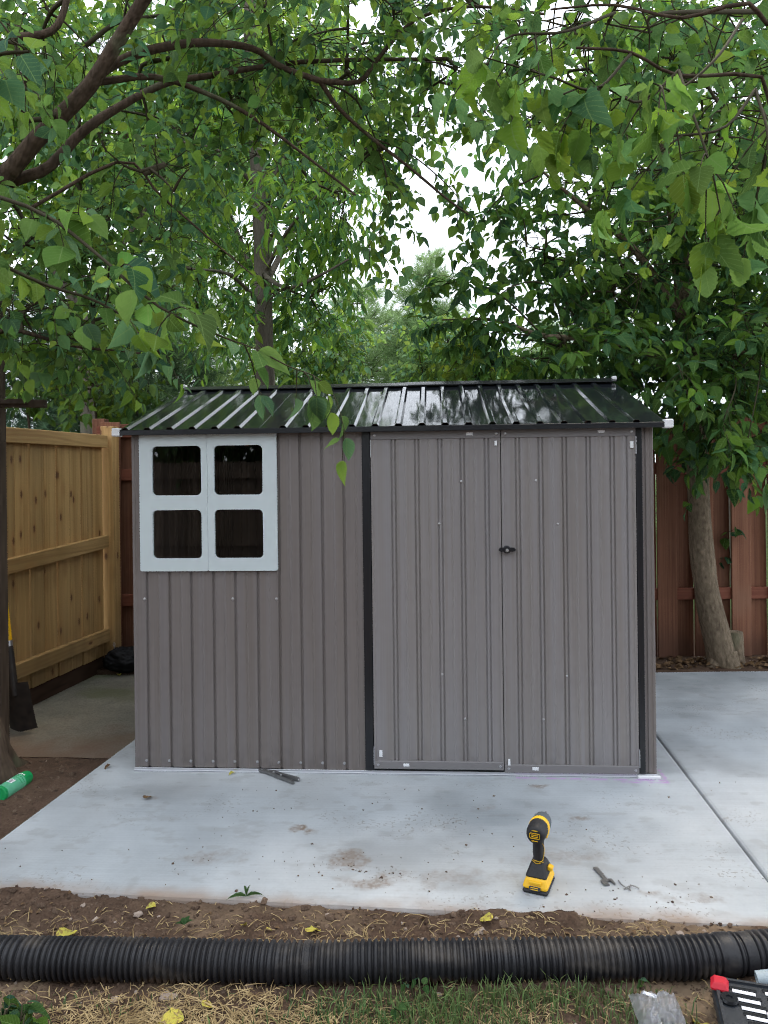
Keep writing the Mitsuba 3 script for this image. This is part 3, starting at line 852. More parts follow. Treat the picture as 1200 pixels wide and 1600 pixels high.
A.limb([f0, (-1.727, 3.100, 1.962), (-1.565, 3.200, 1.992), (-1.363, 3.300, 1.940), (-1.088, 3.400, 1.919)], 0.016, 0.005, 7, steps=14)
A.limb([(-1.458, 3.100, 2.458), (-1.096, 3.200, 2.700), (-0.964, 3.300, 2.592), (-0.765, 3.400, 2.425), (-0.597, 3.500, 2.291)], 0.008, 0.003, 6, steps=14)
for px in (
    ((-1.745, 3.800, 3.545), (0.40, 0.4, 0.34), 6, 46), ((-0.996, 3.900, 3.758), (0.42, 0.45, 0.26), 6, 44), ((-1.330, 4.200, 3.235), (0.40, 0.4, 0.28), 6, 34),
    ((-1.500, 3.500, 2.391), (0.42, 0.45, 0.26), 6, 50), ((-1.576, 3.400, 2.132), (0.30, 0.4, 0.22), 5, 34), ((-1.177, 3.800, 2.604), (0.34, 0.4, 0.28), 6, 24),
    ((-0.569, 3.500, 3.418), (0.45, 0.6, 0.30), 6, 52), ((-0.845, 4.100, 3.323), (0.40, 0.45, 0.24), 6, 28), ((-0.099, 3.700, 3.562), (0.45, 0.6, 0.26), 6, 46),
    ((-0.253, 4.100, 3.421), (0.36, 0.5, 0.20), 5, 26), ((0.425, 3.900, 3.708), (0.45, 0.6, 0.24), 6, 36), ((-0.047, 4.000, 3.063), (0.20, 0.3, 0.14), 5, 12),
    ((-1.358, 2.800, 2.920), (0.2, 0.2, 0.2), 3, 7), ((-0.960, 3.200, 2.704), (0.3, 0.2, 0.2), 3, 9),
    ((-1.365, 3.600, 2.022), (0.38, 0.4, 0.14), 5, 26), ((0.372, 4.100, 3.413), (0.36, 0.5, 0.18), 5, 26),
    ((-0.782, 3.200, 4.031), (0.8, 0.8, 0.25), 6, 22)):
    A.blob(px[0], px[1], px[2], px[3], 11, size=0.062)
# boughs that reach down towards the camera, leaves at full size
A.bough([f0, (-1.276, 2.300, 2.233), (-0.975, 2.150, 2.118), (-0.775, 2.050, 1.967), (-0.613, 2.000, 1.823), (-0.470, 2.000, 1.745), (-0.335, 2.000, 1.693)], 0.008, 0.002, 14, 4, (0.05, 0.13), 0.080)
A.bough([(-0.335, 2.000, 1.693), (-0.253, 2.020, 1.649), (-0.179, 2.050, 1.621), (-0.129, 2.070, 1.562), (-0.104, 2.070, 1.465)], 0.0022, 0.001, 5, 1, (0.03, 0.05), 0.072)
A.bough([f0, (-1.208, 2.000, 2.373), (-0.986, 1.900, 2.416), (-0.881, 1.900, 2.431)], 0.012, 0.004, 7, 4, (0.06, 0.14), 0.075)
A.bough([f0, (-1.389, 2.500, 2.140), (-1.091, 2.400, 1.983), (-0.909, 2.400, 1.920), (-0.737, 2.400, 1.816)], 0.009, 0.003, 14, 5, (0.1, 0.22), 0.07)
A.bough([(-0.275, 3.500, 3.189), (-0.104, 3.700, 3.186), (0.019, 3.800, 2.912), (0.049, 3.900, 2.721), (-0.070, 4.000, 2.571)], 0.006, 0.002, 17, 7, (0.12, 0.26), 0.065)
A.bough([(-0.043, 3.700, 3.012), (0.152, 3.900, 3.017), (0.357, 4.000, 2.888), (0.457, 4.000, 2.751)], 0.005, 0.0015, 9, 6, (0.08, 0.16), 0.06)
A.finish(crown_label='dense green crown of broad leaves hanging over the yard')

# --- the tree just outside the frame on the right, its big leaves close to the camera
nt = thing('toothed_leaf_tree', 'overhanging branches with big toothed leaves at the upper right, nearest the camera', 'tree')
D = Plant(nt, 'mulberry', 'leaf_broad', 0.105, (0.084, 0.168, 0.048), (0.240, 0.420, 0.078), 23, normal_up=0.9, droop=0.55)
nb = np.array([2.35, 1.35, -0.05])
D.limb([nb, nb + [-0.02, 0, 0.8], nb + [-0.12, 0.05, 1.7], nb + [-0.3, 0.1, 2.4], nb + [-0.5, 0.2, 3.1]], 0.13, 0.06, 16, 'trunk', 26, 0.15, 6)
top = nb + [-0.3, 0.1, 2.4]
D.limb([top, (1.006, 1.700, 2.354), (0.834, 1.700, 2.406), (0.682, 1.700, 2.375), (0.547, 1.750, 2.437), (0.410, 1.800, 2.459)], 0.0065, 0.0025, 8, steps=16)
D.limb([top, (1.033, 1.750, 2.161), (0.861, 1.700, 2.240), (0.654, 1.650, 2.219), (0.533, 1.600, 2.243), (0.418, 1.600, 2.254)], 0.0055, 0.0025, 8, steps=16)
for C, k in (
    ([(0.533, 1.600, 2.239), (0.443, 1.550, 2.140), (0.340, 1.500, 2.141), (0.206, 1.450, 2.152)], 12), ([(0.654, 1.650, 2.230), (0.552, 1.600, 2.137), (0.443, 1.550, 2.146), (0.388, 1.600, 2.084)], 10),
    ([(0.654, 1.650, 2.230), (0.639, 1.550, 2.098), (0.656, 1.500, 1.959), (0.674, 1.500, 1.870)], 10), ([(0.547, 1.750, 2.419), (0.391, 1.600, 2.288), (0.260, 1.550, 2.247), (0.193, 1.500, 2.117)], 10),
    ([(0.819, 1.700, 2.370), (0.671, 1.500, 2.175), (0.574, 1.450, 2.087), (0.507, 1.400, 2.074)], 9), ([(0.846, 1.700, 2.212), (0.822, 1.600, 2.052), (0.793, 1.600, 1.917)], 9),
    ([(0.846, 1.700, 2.212), (0.727, 1.600, 2.080), (0.605, 1.600, 2.062), (0.512, 1.650, 2.050)], 10)):
    D.bough(C, 0.004, 0.0013, max(3, k // 2), 2, (0.05, 0.13), 0.066)
for px in (((0.934, 2.700, 2.884), (0.46, 0.4, 0.20), 6, 30), ((1.344, 2.800, 2.651), (0.28, 0.4, 0.28), 5, 26), ((0.613, 2.800, 3.016), (0.34, 0.4, 0.18), 5, 22), ((0.780, 3.000, 2.803), (0.36, 0.4, 0.18), 5, 22),
           ((1.223, 3.100, 2.557), (0.32, 0.35, 0.20), 5, 22), ((0.837, 2.400, 3.303), (0.6, 0.6, 0.25), 5, 16)):
    D.blob(px[0], px[1], px[2], px[3], 8, (0.12, 0.26), 0.058, 0.004)
D.finish(crown_label='cluster of toothed green leaves above the yard')

# --- the tree by the back fence on the right: compound leaves, dark inside
rt = thing('compound_leaf_tree', 'leafy tree with leaning pale trunk in front of the red fence right of the shed', 'tree')
C_ = Plant(rt, 'leaflet', 'leaf_broad', 0.095, (0.047, 0.107, 0.036), (0.156, 0.305, 0.068), 37, bark='bark_light', normal_up=1.3, droop=0.35, opposite=True)
tb = np.array((2.355, 5.300, -0.026))
C_.limb([tb + [0.02, 0, -0.05], (2.314, 5.300, 0.244), (2.254, 5.300, 0.537), (2.218, 5.300, 0.897), (2.201, 5.300, 1.346), (2.176, 5.280, 1.794), (2.125, 5.250, 2.326), (2.046, 5.200, 2.934), (1.930, 5.100, 3.683)], 0.100, 0.050, 22, 'trunk', 60, 0.12, 8)
put(f'{rt}__root', tube([tb + [0.02, -0.02, 0.10], tb + [0.05, -0.07, 0.0], tb + [0.09, -0.12, -0.04]], [0.08, 0.06, 0.025], 12, rough=0.2), 'bark_light', smooth=True)
put(f'{rt}__root', tube([tb + [0.0, 0.02, 0.16], tb + [-0.07, -0.03, 0.03], tb + [-0.14, -0.06, -0.03]], [0.075, 0.05, 0.02], 12, rough=0.2), 'bark_light', smooth=True)
kst = thing('tree_stump', 'short sawn stump tight against the foot of the leaning tree', 'stump')
put(f'{kst}__trunk', tube(spline([tb + [0.13, 0.05, -0.05], tb + [0.115, 0.05, 0.1], tb + [0.115, 0.05, 0.25]], 12), np.array([0.085, 0.075, 0.068, 0.066, 0.064, 0.062, 0.062, 0.061, 0.060, 0.060, 0.059, 0.058]), 18, rough=0.15, freq=9, seed=5), 'bark_light', smooth=40)
C_.limb([(2.176, 5.280, 1.794), (1.789, 5.000, 2.113), (1.353, 4.800, 2.209), (1.006, 4.700, 2.214), (0.689, 4.700, 2.318), (0.370, 4.700, 2.322)], 0.04, 0.005, 9, steps=18)
C_.limb([(2.125, 5.250, 2.326), (1.712, 5.000, 2.792), (1.349, 4.900, 3.057), (1.040, 4.800, 3.270)], 0.035, 0.008, 9, steps=16)
C_.limb([(2.155, 5.280, 1.973), (2.297, 5.000, 2.107), (2.360, 4.700, 2.139)], 0.03, 0.01, 9, steps=12)
C_.limb([(2.046, 5.200, 2.934), (2.270, 5.000, 3.378), (2.478, 4.900, 3.667)], 0.03, 0.01, 9, steps=12)
for px in (
    ((2.044, 5.200, 2.758), (0.70, 0.75, 0.50), 9, 95), ((2.293, 4.900, 2.091), (0.36, 0.6, 0.40), 8, 70), ((1.413, 5.000, 2.583), (0.50, 0.6, 0.42), 8, 75),
    ((2.228, 5.000, 3.379), (0.55, 0.7, 0.42), 8, 75), ((1.464, 5.000, 3.303), (0.50, 0.6, 0.36), 8, 62), ((1.534, 5.000, 2.073), (0.45, 0.5, 0.20), 7, 50),
    ((2.041, 5.000, 1.940), (0.36, 0.45, 0.25), 7, 52), ((2.203, 4.900, 1.552), (0.24, 0.3, 0.18), 5, 26), ((1.089, 4.900, 2.147), (0.30, 0.4, 0.14), 6, 28),
    ((1.014, 5.000, 2.885), (0.28, 0.4, 0.20), 5, 19), ((2.475, 5.000, 2.783), (0.4, 0.6, 0.5), 7, 95), ((1.727, 5.000, 4.063), (0.8, 0.7, 0.4), 8, 70), ((2.455, 6.000, 2.567), (0.8, 0.35, 0.8), 9, 150), ((1.017, 5.300, 3.786), (0.3, 0.4, 0.2), 5, 14),
    ((3.093, 5.600, 2.001), (0.4, 0.5, 0.8), 6, 50)):
    C_.blob(px[0], px[1], px[2], px[3], 8, (0.20, 0.36), 0.095, 0.008)
for P in ([(1.006, 4.700, 2.214), (0.715, 4.600, 2.453), (0.471, 4.500, 2.508), (0.223, 4.500, 2.434)], [(1.006, 4.700, 2.214), (0.751, 4.600, 2.218), (0.518, 4.600, 2.299), (0.284, 4.600, 2.243)],
          [(1.234, 4.800, 2.495), (0.930, 4.700, 2.554), (0.675, 4.600, 2.414), (0.457, 4.600, 2.105)], [(1.040, 4.800, 3.270), (0.753, 4.800, 3.111), (0.587, 4.800, 2.828), (0.747, 4.800, 2.623)], [(1.204, 4.700, 2.073), (0.944, 4.600, 2.060), (0.671, 4.600, 2.024), (0.553, 4.600, 1.948)]):
    C_.bough(P, 0.007, 0.002, 14, 8, (0.10, 0.26), 0.085)
for P in ([(2.176, 5.280, 1.794), (1.801, 4.600, 2.011), (1.759, 4.400, 1.870), (1.774, 4.350, 1.716)], [(2.297, 5.000, 2.107), (2.057, 4.400, 1.866), (1.935, 4.300, 1.637), (1.896, 4.300, 1.419)], [(2.360, 4.700, 2.139), (2.188, 4.400, 1.865), (2.104, 4.350, 1.565), (2.084, 4.350, 1.436)],
          [(2.297, 5.000, 2.107), (2.184, 4.500, 2.182), (2.209, 4.400, 2.088)], [(1.789, 5.000, 2.113), (1.383, 4.500, 2.154), (1.127, 4.400, 2.027)]):
    C_.bough(P, 0.006, 0.002, 9, 6, (0.10, 0.22), 0.10)
C_.finish(crown_label='dark dense crown of compound leaves')

# --- the slender tree behind the shed
mt = thing('slender_tree', 'slender straight tree with narrow hanging leaves rising behind the shed', 'tree')
B = Plant(mt, 'lance', 'leaf_gloss', 0.125, (0.096, 0.192, 0.060), (0.264, 0.456, 0.096), 51, bark='bark_grey', normal_up=0.8, droop=0.75)
B.limb([(-0.989, 6.350, 0.528), (-0.992, 6.350, 2.142), (-0.997, 6.350, 3.057), (-1.021, 6.350, 3.757), (-1.052, 6.350, 4.296), (-1.086, 6.350, 5.049), (-1.040, 6.300, 5.981)], 0.090, 0.045, 16, 'trunk', 40, 0.10, 6)
for P in ([(-0.997, 6.350, 3.057), (-0.739, 6.000, 3.317), (-0.466, 5.800, 3.543)], [(-1.021, 6.350, 3.757), (-1.241, 6.000, 3.933), (-1.516, 5.700, 3.904)], [(-1.007, 6.350, 3.595), (-0.757, 6.200, 4.013), (-0.322, 6.000, 4.176)], [(-0.995, 6.350, 2.788), (-1.201, 6.000, 2.966), (-1.456, 5.800, 2.965)], [(-0.984, 6.300, 3.044), (-0.757, 6.100, 2.884), (-0.489, 6.000, 2.958), (-0.259, 6.000, 3.082)]):
    B.limb(P, 0.022, 0.007, 7, steps=12)
for px in (((-0.597, 6.700, 3.657), (0.50, 0.35, 0.55), 9, 75), ((-1.590, 6.800, 3.357), (0.55, 0.4, 0.45), 9, 70), ((-0.541, 6.600, 2.895), (0.32, 0.35, 0.36), 7, 36), ((-1.481, 6.800, 2.780), (0.36, 0.4, 0.28), 6, 36),
           ((-0.570, 6.500, 4.359), (0.5, 0.5, 0.5), 8, 60), ((-1.649, 6.400, 4.055), (0.55, 0.5, 0.5), 8, 60), ((-0.993, 6.100, 4.800), (0.8, 0.7, 0.5), 8, 74), ((-0.335, 6.100, 3.655), (0.25, 0.4, 0.4), 5, 30), ((-1.914, 6.000, 2.924), (0.4, 0.5, 0.3), 6, 40), ((-0.834, 5.800, 3.547), (0.30, 0.25, 0.35), 5, 24), ((-0.884, 5.900, 2.736), (0.22, 0.2, 0.3), 4, 9)):
    B.blob(px[0], px[1], px[2], px[3], 11, (0.24, 0.46), 0.105, 0.008)
B.finish(crown_label='loose crown of narrow drooping leaves')

# --- broad trees farther back whose small leaves fill the distance
for loc, rad, h, ns, nt_, sz, lab, t0, t1, sd in (
    ((-3.611, 9.000, 5.626), (1.9, 0.9, 1.55), 0, 18, 560, 0.115, 'light green broadleaf tree behind the pine fence at the upper left', (0.120, 0.228, 0.060), (0.312, 0.504, 0.108), 71),
    ((-1.513, 9.500, 6.159), (1.6, 0.8, 1.3), 0, 16, 380, 0.115, 'yellowish green broadleaf tree behind the slender trunk', (0.120, 0.228, 0.060), (0.336, 0.516, 0.102), 72),
    ((4.096, 9.000, 5.840), (1.7, 0.8, 1.6), 0, 16, 430, 0.115, 'broadleaf tree behind the red fence at the upper right', (0.108, 0.204, 0.060), (0.288, 0.480, 0.102), 73),
    ((-1.247, 12.000, 3.399), (1.1, 0.6, 0.75), 0, 10, 210, 0.11, 'small pale rounded tree just left of the sky gap above the roof', (0.17, 0.29, 0.10), (0.36, 0.54, 0.18), 74),
    ((1.169, 13.500, 3.453), (0.9, 0.6, 0.75), 0, 10, 170, 0.11, 'small pale rounded tree at the foot of the sky gap', (0.17, 0.29, 0.10), (0.36, 0.54, 0.18), 75)):
    k = thing('broadleaf_tree', lab, 'tree')
    S = Plant(k, 'broad', 'leaf_gloss', sz, t0, t1, sd, bark='bark_grey', normal_up=0.9, droop=0.3)
    S.limb([(loc[0] + 0.12, loc[1], -0.05), (loc[0] + 0.08, loc[1], loc[2] * 0.4), (loc[0], loc[1], loc[2] * 0.75), (loc[0], loc[1], loc[2] + 0.3)], 0.10 if rad[2] > 1 else 0.05, 0.05 if rad[2] > 1 else 0.02, 10, 'trunk', 18)
    for q in range(5 if rad[2] > 1 else 2):
        a = q * 1.257
        S.limb([(loc[0], loc[1], loc[2] * 0.6), (loc[0] + 0.4 * rad[0] * math.cos(a), loc[1] + 0.3 * math.sin(a), loc[2] * 0.8), (loc[0] + 0.75 * rad[0] * math.cos(a), loc[1] + 0.5 * math.sin(a), loc[2] + 0.4 * rad[2] * math.sin(a * 1.7))], 0.045, 0.012, 7, 'limb', 10)
    S.blob(loc, rad, ns, nt_, 11, (0.25, 0.5), sz, 0.012)
    S.finish(150 if rad[2] > 1 else 0)

# --- shrubs behind the fences
for loc, rad, nsub, ntw, sz, lab, t1 in (
    ((-2.507, 6.600, 2.191), (0.55, 0.4, 0.30), 8, 60, 0.09, 'bright green shrub showing over the pine fence', (0.13, 0.22, 0.04)),
    ((0.794, 6.600, 2.291), (0.32, 0.3, 0.22), 6, 40, 0.09, 'bright green sapling tip showing just above the shed ridge', (0.17, 0.27, 0.045)),
    ((-3.403, 7.200, 2.519), (0.7, 0.5, 0.45), 8, 70, 0.09, 'dark green shrub behind the pine fence at the left edge', (0.075, 0.14, 0.035))):
    k = thing('shrub', lab, 'shrub')
    S = Plant(k, 'broad', 'leaf_broad', sz, np.array(t1) * 0.5, t1, 60 + int(loc[0] * 10) % 17, normal_up=1.0, droop=0.3)
    S.limb([(loc[0], loc[1], -0.05), (loc[0] + 0.06, loc[1], loc[2] * 0.5), (loc[0] - 0.03, loc[1], loc[2])], 0.025, 0.008, 8, 'stem', 12)
    S.blob(loc, rad, nsub, ntw, 8, (0.15, 0.3), sz, 0.008)
    S.finish(0)


def pine_tree(lab, base, height, radius, tint, seed, bare=0.1, count=2600, size=0.15):
    r = np.random.default_rng(seed)
    k = thing('pine_tree', lab, 'tree')
    b = np.array(base, float)
    lean = r.normal(0, 0.02, 2)
    top = b + [lean[0] * height, lean[1] * height, height]
    put(f'{k}__trunk', tube(spline([b, (b + top) / 2 + [0.03, 0, 0], top], 14), np.linspace(0.018 * height, 0.01, 14), 9, rough=0.1), 'bark_grey', smooth=True)
    br, pos, dirs = [], [], []
    z = bare
    while z < 0.98:
        ring = radius * (1 - z) ** 0.75 * (0.85 + 0.15 * math.sin(z * 40))
        for _ in range(int(r.integers(4, 7))):
            a = r.uniform(0, 2 * np.pi)
            ln = ring * r.uniform(0.65, 1.1) + 0.12
            s = b + (top - b) * z
            d = np.array([math.cos(a), math.sin(a), 0])
            e = s + d * ln + [0, 0, ln * r.uniform(0.05, 0.35)]
            C = spline([s, (s + e) / 2 - [0, 0, 0.06 * ln], e], 7)
            br.append(tube(C, np.linspace(0.012 + 0.01 * ln, 0.004, 7), 4, cap=False))
            m = max(8, int(count * ln / (radius * 36)))
            t = r.uniform(0.18, 1, m) ** 0.7
            P = np.stack([np.interp(t, np.linspace(0, 1, 7), C[:, q]) for q in range(3)], 1)
            off = r.normal(0, 1, (m, 3)) * [0.20, 0.20, 0.13] * (0.4 + 0.5 * ln)
            pos.append(P + off); dirs.append(unit(unit(e - s) + off * 2.2 + [0, 0, 0.5]))
        z += r.uniform(0.030, 0.055)
    pos, dirs = np.vstack(pos), np.vstack(dirs)
    n, nn = len(pos), 18
    side = unit(np.cross(dirs, r.normal(0, 1, (n, 3))))
    up = np.cross(dirs, side)
    a = r.uniform(0, 2 * np.pi, (n, nn)); sp = r.uniform(0.25, 1.0, (n, nn)); ln = size * r.uniform(0.6, 1.15, (n, nn))
    nd = unit(dirs[:, None] * (1.05 - 0.6 * sp[..., None]) + sp[..., None] * (np.cos(a)[..., None] * side[:, None] + np.sin(a)[..., None] * up[:, None]))
    root = pos[:, None] + dirs[:, None] * size * r.uniform(-0.4, 0.3, (n, nn, 1))
    w = unit(np.cross(nd, r.normal(0, 1, nd.shape))) * 0.0052
    V = np.stack([root - w, root + w, root + nd * ln[..., None]], 2).reshape(-1, 3)
    F = np.arange(len(V)).reshape(-1, 3)
    col = np.array(tint) * (r.uniform(0.6, 1.35, (n, 1, 1, 1)) * r.uniform(0.8, 1.2, (n, nn, 1, 1))) * np.ones((1, 1, 3, 1))
    put(f'{k}__branches', cat(br), 'bark_grey', smooth=True); tag(f'{k}__branches', kind='stuff')
    tag(put(f'{k}__crown', M(V, F), 'needle', color=col.reshape(-1, 3)), kind='stuff')


pine_tree('soft pale green pine whose pointed tip stands against the sky', (*(0.913, 15.000, 1.148)[:2], -0.05), 0.05 + (1.197, 15.000, 5.823)[2] + 0.1, 2.0, (0.30, 0.43, 0.20), 1, 0.02, 3200, 0.20)
pine_tree('broad pale pine left of the pointed one above the shed ridge', (*(-0.562, 16.500, 1.147)[:2], -0.05), 0.05 + (-0.511, 16.500, 5.411)[2] + 0.3, 3.6, (0.30, 0.43, 0.20), 2, 0.02, 4400, 0.20)
pine_tree('dark green pine low behind the pine fence', (*(-3.427, 10.500, 1.257)[:2], -0.05), 0.05 + (-3.399, 10.500, 3.660)[2] + 0.4, 1.9, (0.10, 0.17, 0.085), 3, 0.0, 3000, 0.17)
pine_tree('bluish dark pine behind the pine fence at the far left', (*(-4.942, 11.000, 1.269)[:2], -0.05), 0.05 + (-4.911, 11.000, 3.879)[2] + 0.6, 2.0, (0.09, 0.16, 0.095), 4, 0.0, 2800, 0.17)
pine_tree('tall yellow-green pine behind the slender tree', (*(-3.091, 13.500, 1.215)[:2], -0.05), 0.05 + (-3.022, 13.500, 7.049)[2], 2.4, (0.25, 0.37, 0.12), 5, 0.05, 3200, 0.19)
pine_tree('pale pine half hidden by the leafy tree right of the sky gap', (*(3.743, 17.000, 1.089)[:2], -0.05), 0.05 + (3.787, 17.000, 4.835)[2], 3.4, (0.29, 0.42, 0.20), 6, 0.02, 3600, 0.20)

pine_tree('pale rounded pine at the middle of the sky gap, lowest of the far pines', (*(0.836, 18.000, 1.111)[:2], -0.05), 0.05 + (0.885, 18.000, 5.230)[2], 3.4, (0.30, 0.44, 0.20), 8, 0.02, 4000, 0.20)


# a few leaves growing through the red fence
vk = thing('vine_sprig', 'dark green leaves poking through the red fence beside the tree trunk', 'vine')
V_ = Plant(vk, 'broad', 'leaf_broad', 0.09, (0.03, 0.07, 0.025), (0.06, 0.12, 0.035), 77)
V_.bough([(2.548, 5.600, 0.489), (2.538, 5.560, 0.778), (2.484, 5.480, 0.903), (2.522, 5.420, 0.948)], 0.003, 0.0015, 3, 2, (0.04, 0.08), 0.085)
V_.finish(20)

# ------------------------------------------------------------------ pipe, tools and small things
mat('pipe_plastic', lambda p, n, uv: mix(mix((0.012, 0.012, 0.015), (0.10, 0.085, 0.072), smoothstep(0.50, 0.85, fbm(p.x * 7, p.y * 16, p.z * 16, 4)) * (0.35 + 0.5 * noise(p.x * 160, p.y * 90, p.z * 90))), (0.10, 0.068, 0.048), 0.85 * smoothstep(0.0, -0.03, p.z + 0.05 * (fbm(p.x * 14, p.y * 9, 2, 3) - 0.35))),
    lambda p, n, uv: 0.38 + 0.35 * fbm(p.x * 9, p.y * 20, p.z * 20, 2), spec=0.5)
mat('yellow_plastic', (0.80, 0.46, 0.012), 0.42, spec=0.5)
mat('black_rubber', lambda p, n, uv: mi.Color3f(0.016, 0.016, 0.018) * (0.8 + 0.5 * noise(p.x * 300, p.y * 300, p.z * 300)), 0.55, spec=0.4)
mat('grey_plastic', (0.075, 0.09, 0.105), 0.45)
mat('tool_steel', lambda p, n, uv: mi.Color3f(0.20, 0.20, 0.20) * (0.7 + 0.6 * fbm(p.x * 90, p.y * 90, p.z * 90)), 0.42, metallic=0.75)
mat('case_plastic', lambda p, n, uv: mi.Color3f(0.022, 0.026, 0.032) * (0.8 + 0.5 * noise(p.x * 130, p.y * 130, p.z * 130)), 0.5, spec=0.45)
mat('red_plastic', (0.52, 0.018, 0.035), 0.45)
mat('green_paint', (0.010, 0.28, 0.085), 0.3, spec=0.5)
mat('pale_green_paint', lambda p, n, uv: mi.Color3f(0.12, 0.44, 0.26) * (0.9 + 0.15 * noise(p.x * 60, p.y * 60, p.z * 60)), 0.35, spec=0.5)
mat('label_white', (0.78, 0.79, 0.82), 0.6)
mat('print_dark', (0.05, 0.05, 0.055), 0.6)
mat('yellow_leaf', lambda p, n, uv: mix(mix((0.52, 0.42, 0.06), (0.32, 0.32, 0.07), fbm(p.x * 60, p.y * 60, 1, 3)), (0.20, 0.12, 0.045), smoothstep(0.55, 0.72, fbm(p.x * 130, p.y * 130, 5, 3)) * 0.8), 0.6, spec=0.3)
mat('dead_leaf', lambda p, n, uv: mix((0.07, 0.04, 0.022), (0.20, 0.125, 0.065), fbm(p.x * 60, p.y * 60, 1, 3)), 0.8, spec=0.2)
mat('black_bag', lambda p, n, uv: mi.Color3f(0.008, 0.009, 0.011) * (0.7 + 0.6 * fbm(p.x * 20, p.y * 20, p.z * 20)), 0.6, spec=0.3)
scene['clear_film'] = {'type': 'principledthin', 'base_color': rgb(0.86, 0.87, 0.90), 'roughness': 0.09, 'spec_trans': 0.86, 'diff_trans': 0.6, 'eta': 1.5}
r = np.random.default_rng(99)

# corrugated drain pipe
PX = np.array([(-3.2, 2.20), (-2.2, 2.185), (-1.10, 2.120), (-0.70, 2.105), (-0.24, 2.085), (0.0, 2.085), (0.40, 2.082), (0.75, 2.080), (1.05, 2.095), (1.6, 2.15), (3.0, 2.25)])
PC = spline(np.c_[PX, np.array([0.016, 0.016, 0.014, 0.012, 0.011, 0.012, 0.014, 0.014, 0.020, 0.020, 0.016])], 900)
seg = np.concatenate([[0], np.cumsum(np.linalg.norm(np.diff(PC, axis=0), axis=1))])
PERIOD = 0.0178
step = PERIOD / 8
ss = np.arange(0, seg[-1], step)
PP = np.stack([np.interp(ss, seg, PC[:, a]) for a in range(3)], 1)
ph = ((ss + 0.030 * meshkit.fbm(np.c_[ss * 2.3, 0 * ss, 0 * ss], 2, 7) + 0.010 * meshkit.noise(np.c_[ss * 14, 0 * ss, 0 * ss], 3)) / PERIOD) % 1
wave = np.clip(1.6 * np.cos(2 * np.pi * ph) + 0.25, -1, 1)
bandc = [float(np.interp(0.925, PC[:, 0], seg)), float(np.interp(-0.225, PC[:, 0], seg))]
rad = 0.0510 + 0.0042 * wave
for c, hw in ((bandc[0], 0.026), (bandc[0] + 0.06, 0.014), (bandc[1], 0.010)):
    rad = np.where(np.abs(ss - c) < hw, 0.0530, rad)
rad = rad * (1 + 0.018 * (meshkit.fbm(np.c_[ss * 3, ss * 0, ss * 0], 3, 4) - 0.5))
keep = (PP[:, 0] > -1.75) & (PP[:, 0] < 1.75)
pk = thing('drain_pipe', 'black corrugated plastic drain pipe lying across the dirt in front of the slab', 'pipe')
put(f'{pk}__body', tube(PP[keep], rad[keep], 30), 'pipe_plastic', smooth=50)
for c, hw, rr in ((bandc[0], 0.0235, 0.0560), (bandc[1], 0.0085, 0.0550)):
    q = np.linspace(c - hw, c + hw, 7)
    P = np.stack([np.interp(q, seg, PC[:, a]) for a in range(3)], 1)
    tag(put(f'{pk}__coupling', tube(P, [rr - 0.004, rr, rr, rr, rr, rr, rr - 0.004], 30), 'pipe_plastic', smooth=50), 'smooth band between the ribs')

# impact driver standing on its battery, its back to the camera
DL, DY = np.array([0.493, 2.482, 0.0]), -24
dk = thing('impact_driver', 'yellow and black cordless impact driver standing on its battery on the slab', 'power tool')
dx = lambda m: place(m, DL, DY, s=1.0)


def hullb(*boxes):
    return trimesh.convex.convex_hull(np.vstack([box(*b).vertices for b in boxes]))


bt = put(f'{dk}__battery', dx(hullb((-0.040, 0.040, -0.058, 0.060, 0.012, 0.030, 0.006), (-0.034, 0.034, -0.050, 0.054, 0.034, 0.046, 0.005))), 'yellow_plastic')
put(f'{bt}__base', dx(box(-0.041, 0.041, -0.0595, 0.0615, 0.0, 0.0135, 0.005)), 'black_rubber')
put(f'{bt}__label', dx(box(-0.018, 0.018, -0.0625, -0.0570, 0.013, 0.026, 0.001)), 'print_dark')
for z in (0.0235, 0.0175):
    put(f'{bt}__lettering', dx(box(-0.013, 0.011, -0.0632, -0.0622, z - 0.0012, z + 0.0012)), 'yellow_plastic')
put(f'{bt}__release_button', dx(box(-0.020, 0.020, -0.0605, -0.050, 0.031, 0.041, 0.002)), 'yellow_plastic')
put(f'{dk}__foot', dx(hullb((-0.034, 0.034, -0.044, 0.050, 0.044, 0.052, 0.006), (-0.022, 0.022, -0.022, 0.034, 0.076, 0.086, 0.006))), 'black_rubber')
put(f'{dk}__foot_panel', dx(place(box(0.012, 0.0290, -0.002, 0.022, 0.062, 0.0765, 0.003), (0.000, 0, 0), 0, 0, 14)), 'yellow_plastic')
hp = []
for z, w, d, oy in ((0.080, 0.017, 0.024, 0.002), (0.095, 0.0165, 0.022, 0.002), (0.115, 0.0175, 0.024, 0.0), (0.135, 0.0170, 0.025, -0.001), (0.152, 0.0175, 0.028, 0.002), (0.165, 0.020, 0.032, 0.008)):
    a = np.arange(20) * 2 * np.pi / 20
    hp.append(np.c_[w * np.sign(np.cos(a)) * np.abs(np.cos(a)) ** 0.8, d * np.sign(np.sin(a)) * np.abs(np.sin(a)) ** 0.8 + oy, 0 * a + z])
hp = np.array(hp)
n = 20
i, j = np.meshgrid(np.arange(len(hp) - 1), np.arange(n), indexing='ij'); i, j = i.ravel(), j.ravel(); j2 = (j + 1) % n
put(f'{dk}__handle', dx(M(hp.reshape(-1, 3), np.vstack([np.c_[i * n + j, i * n + j2, (i + 1) * n + j2], np.c_[i * n + j, (i + 1) * n + j2, (i + 1) * n + j]]))), 'black_rubber', smooth=True)
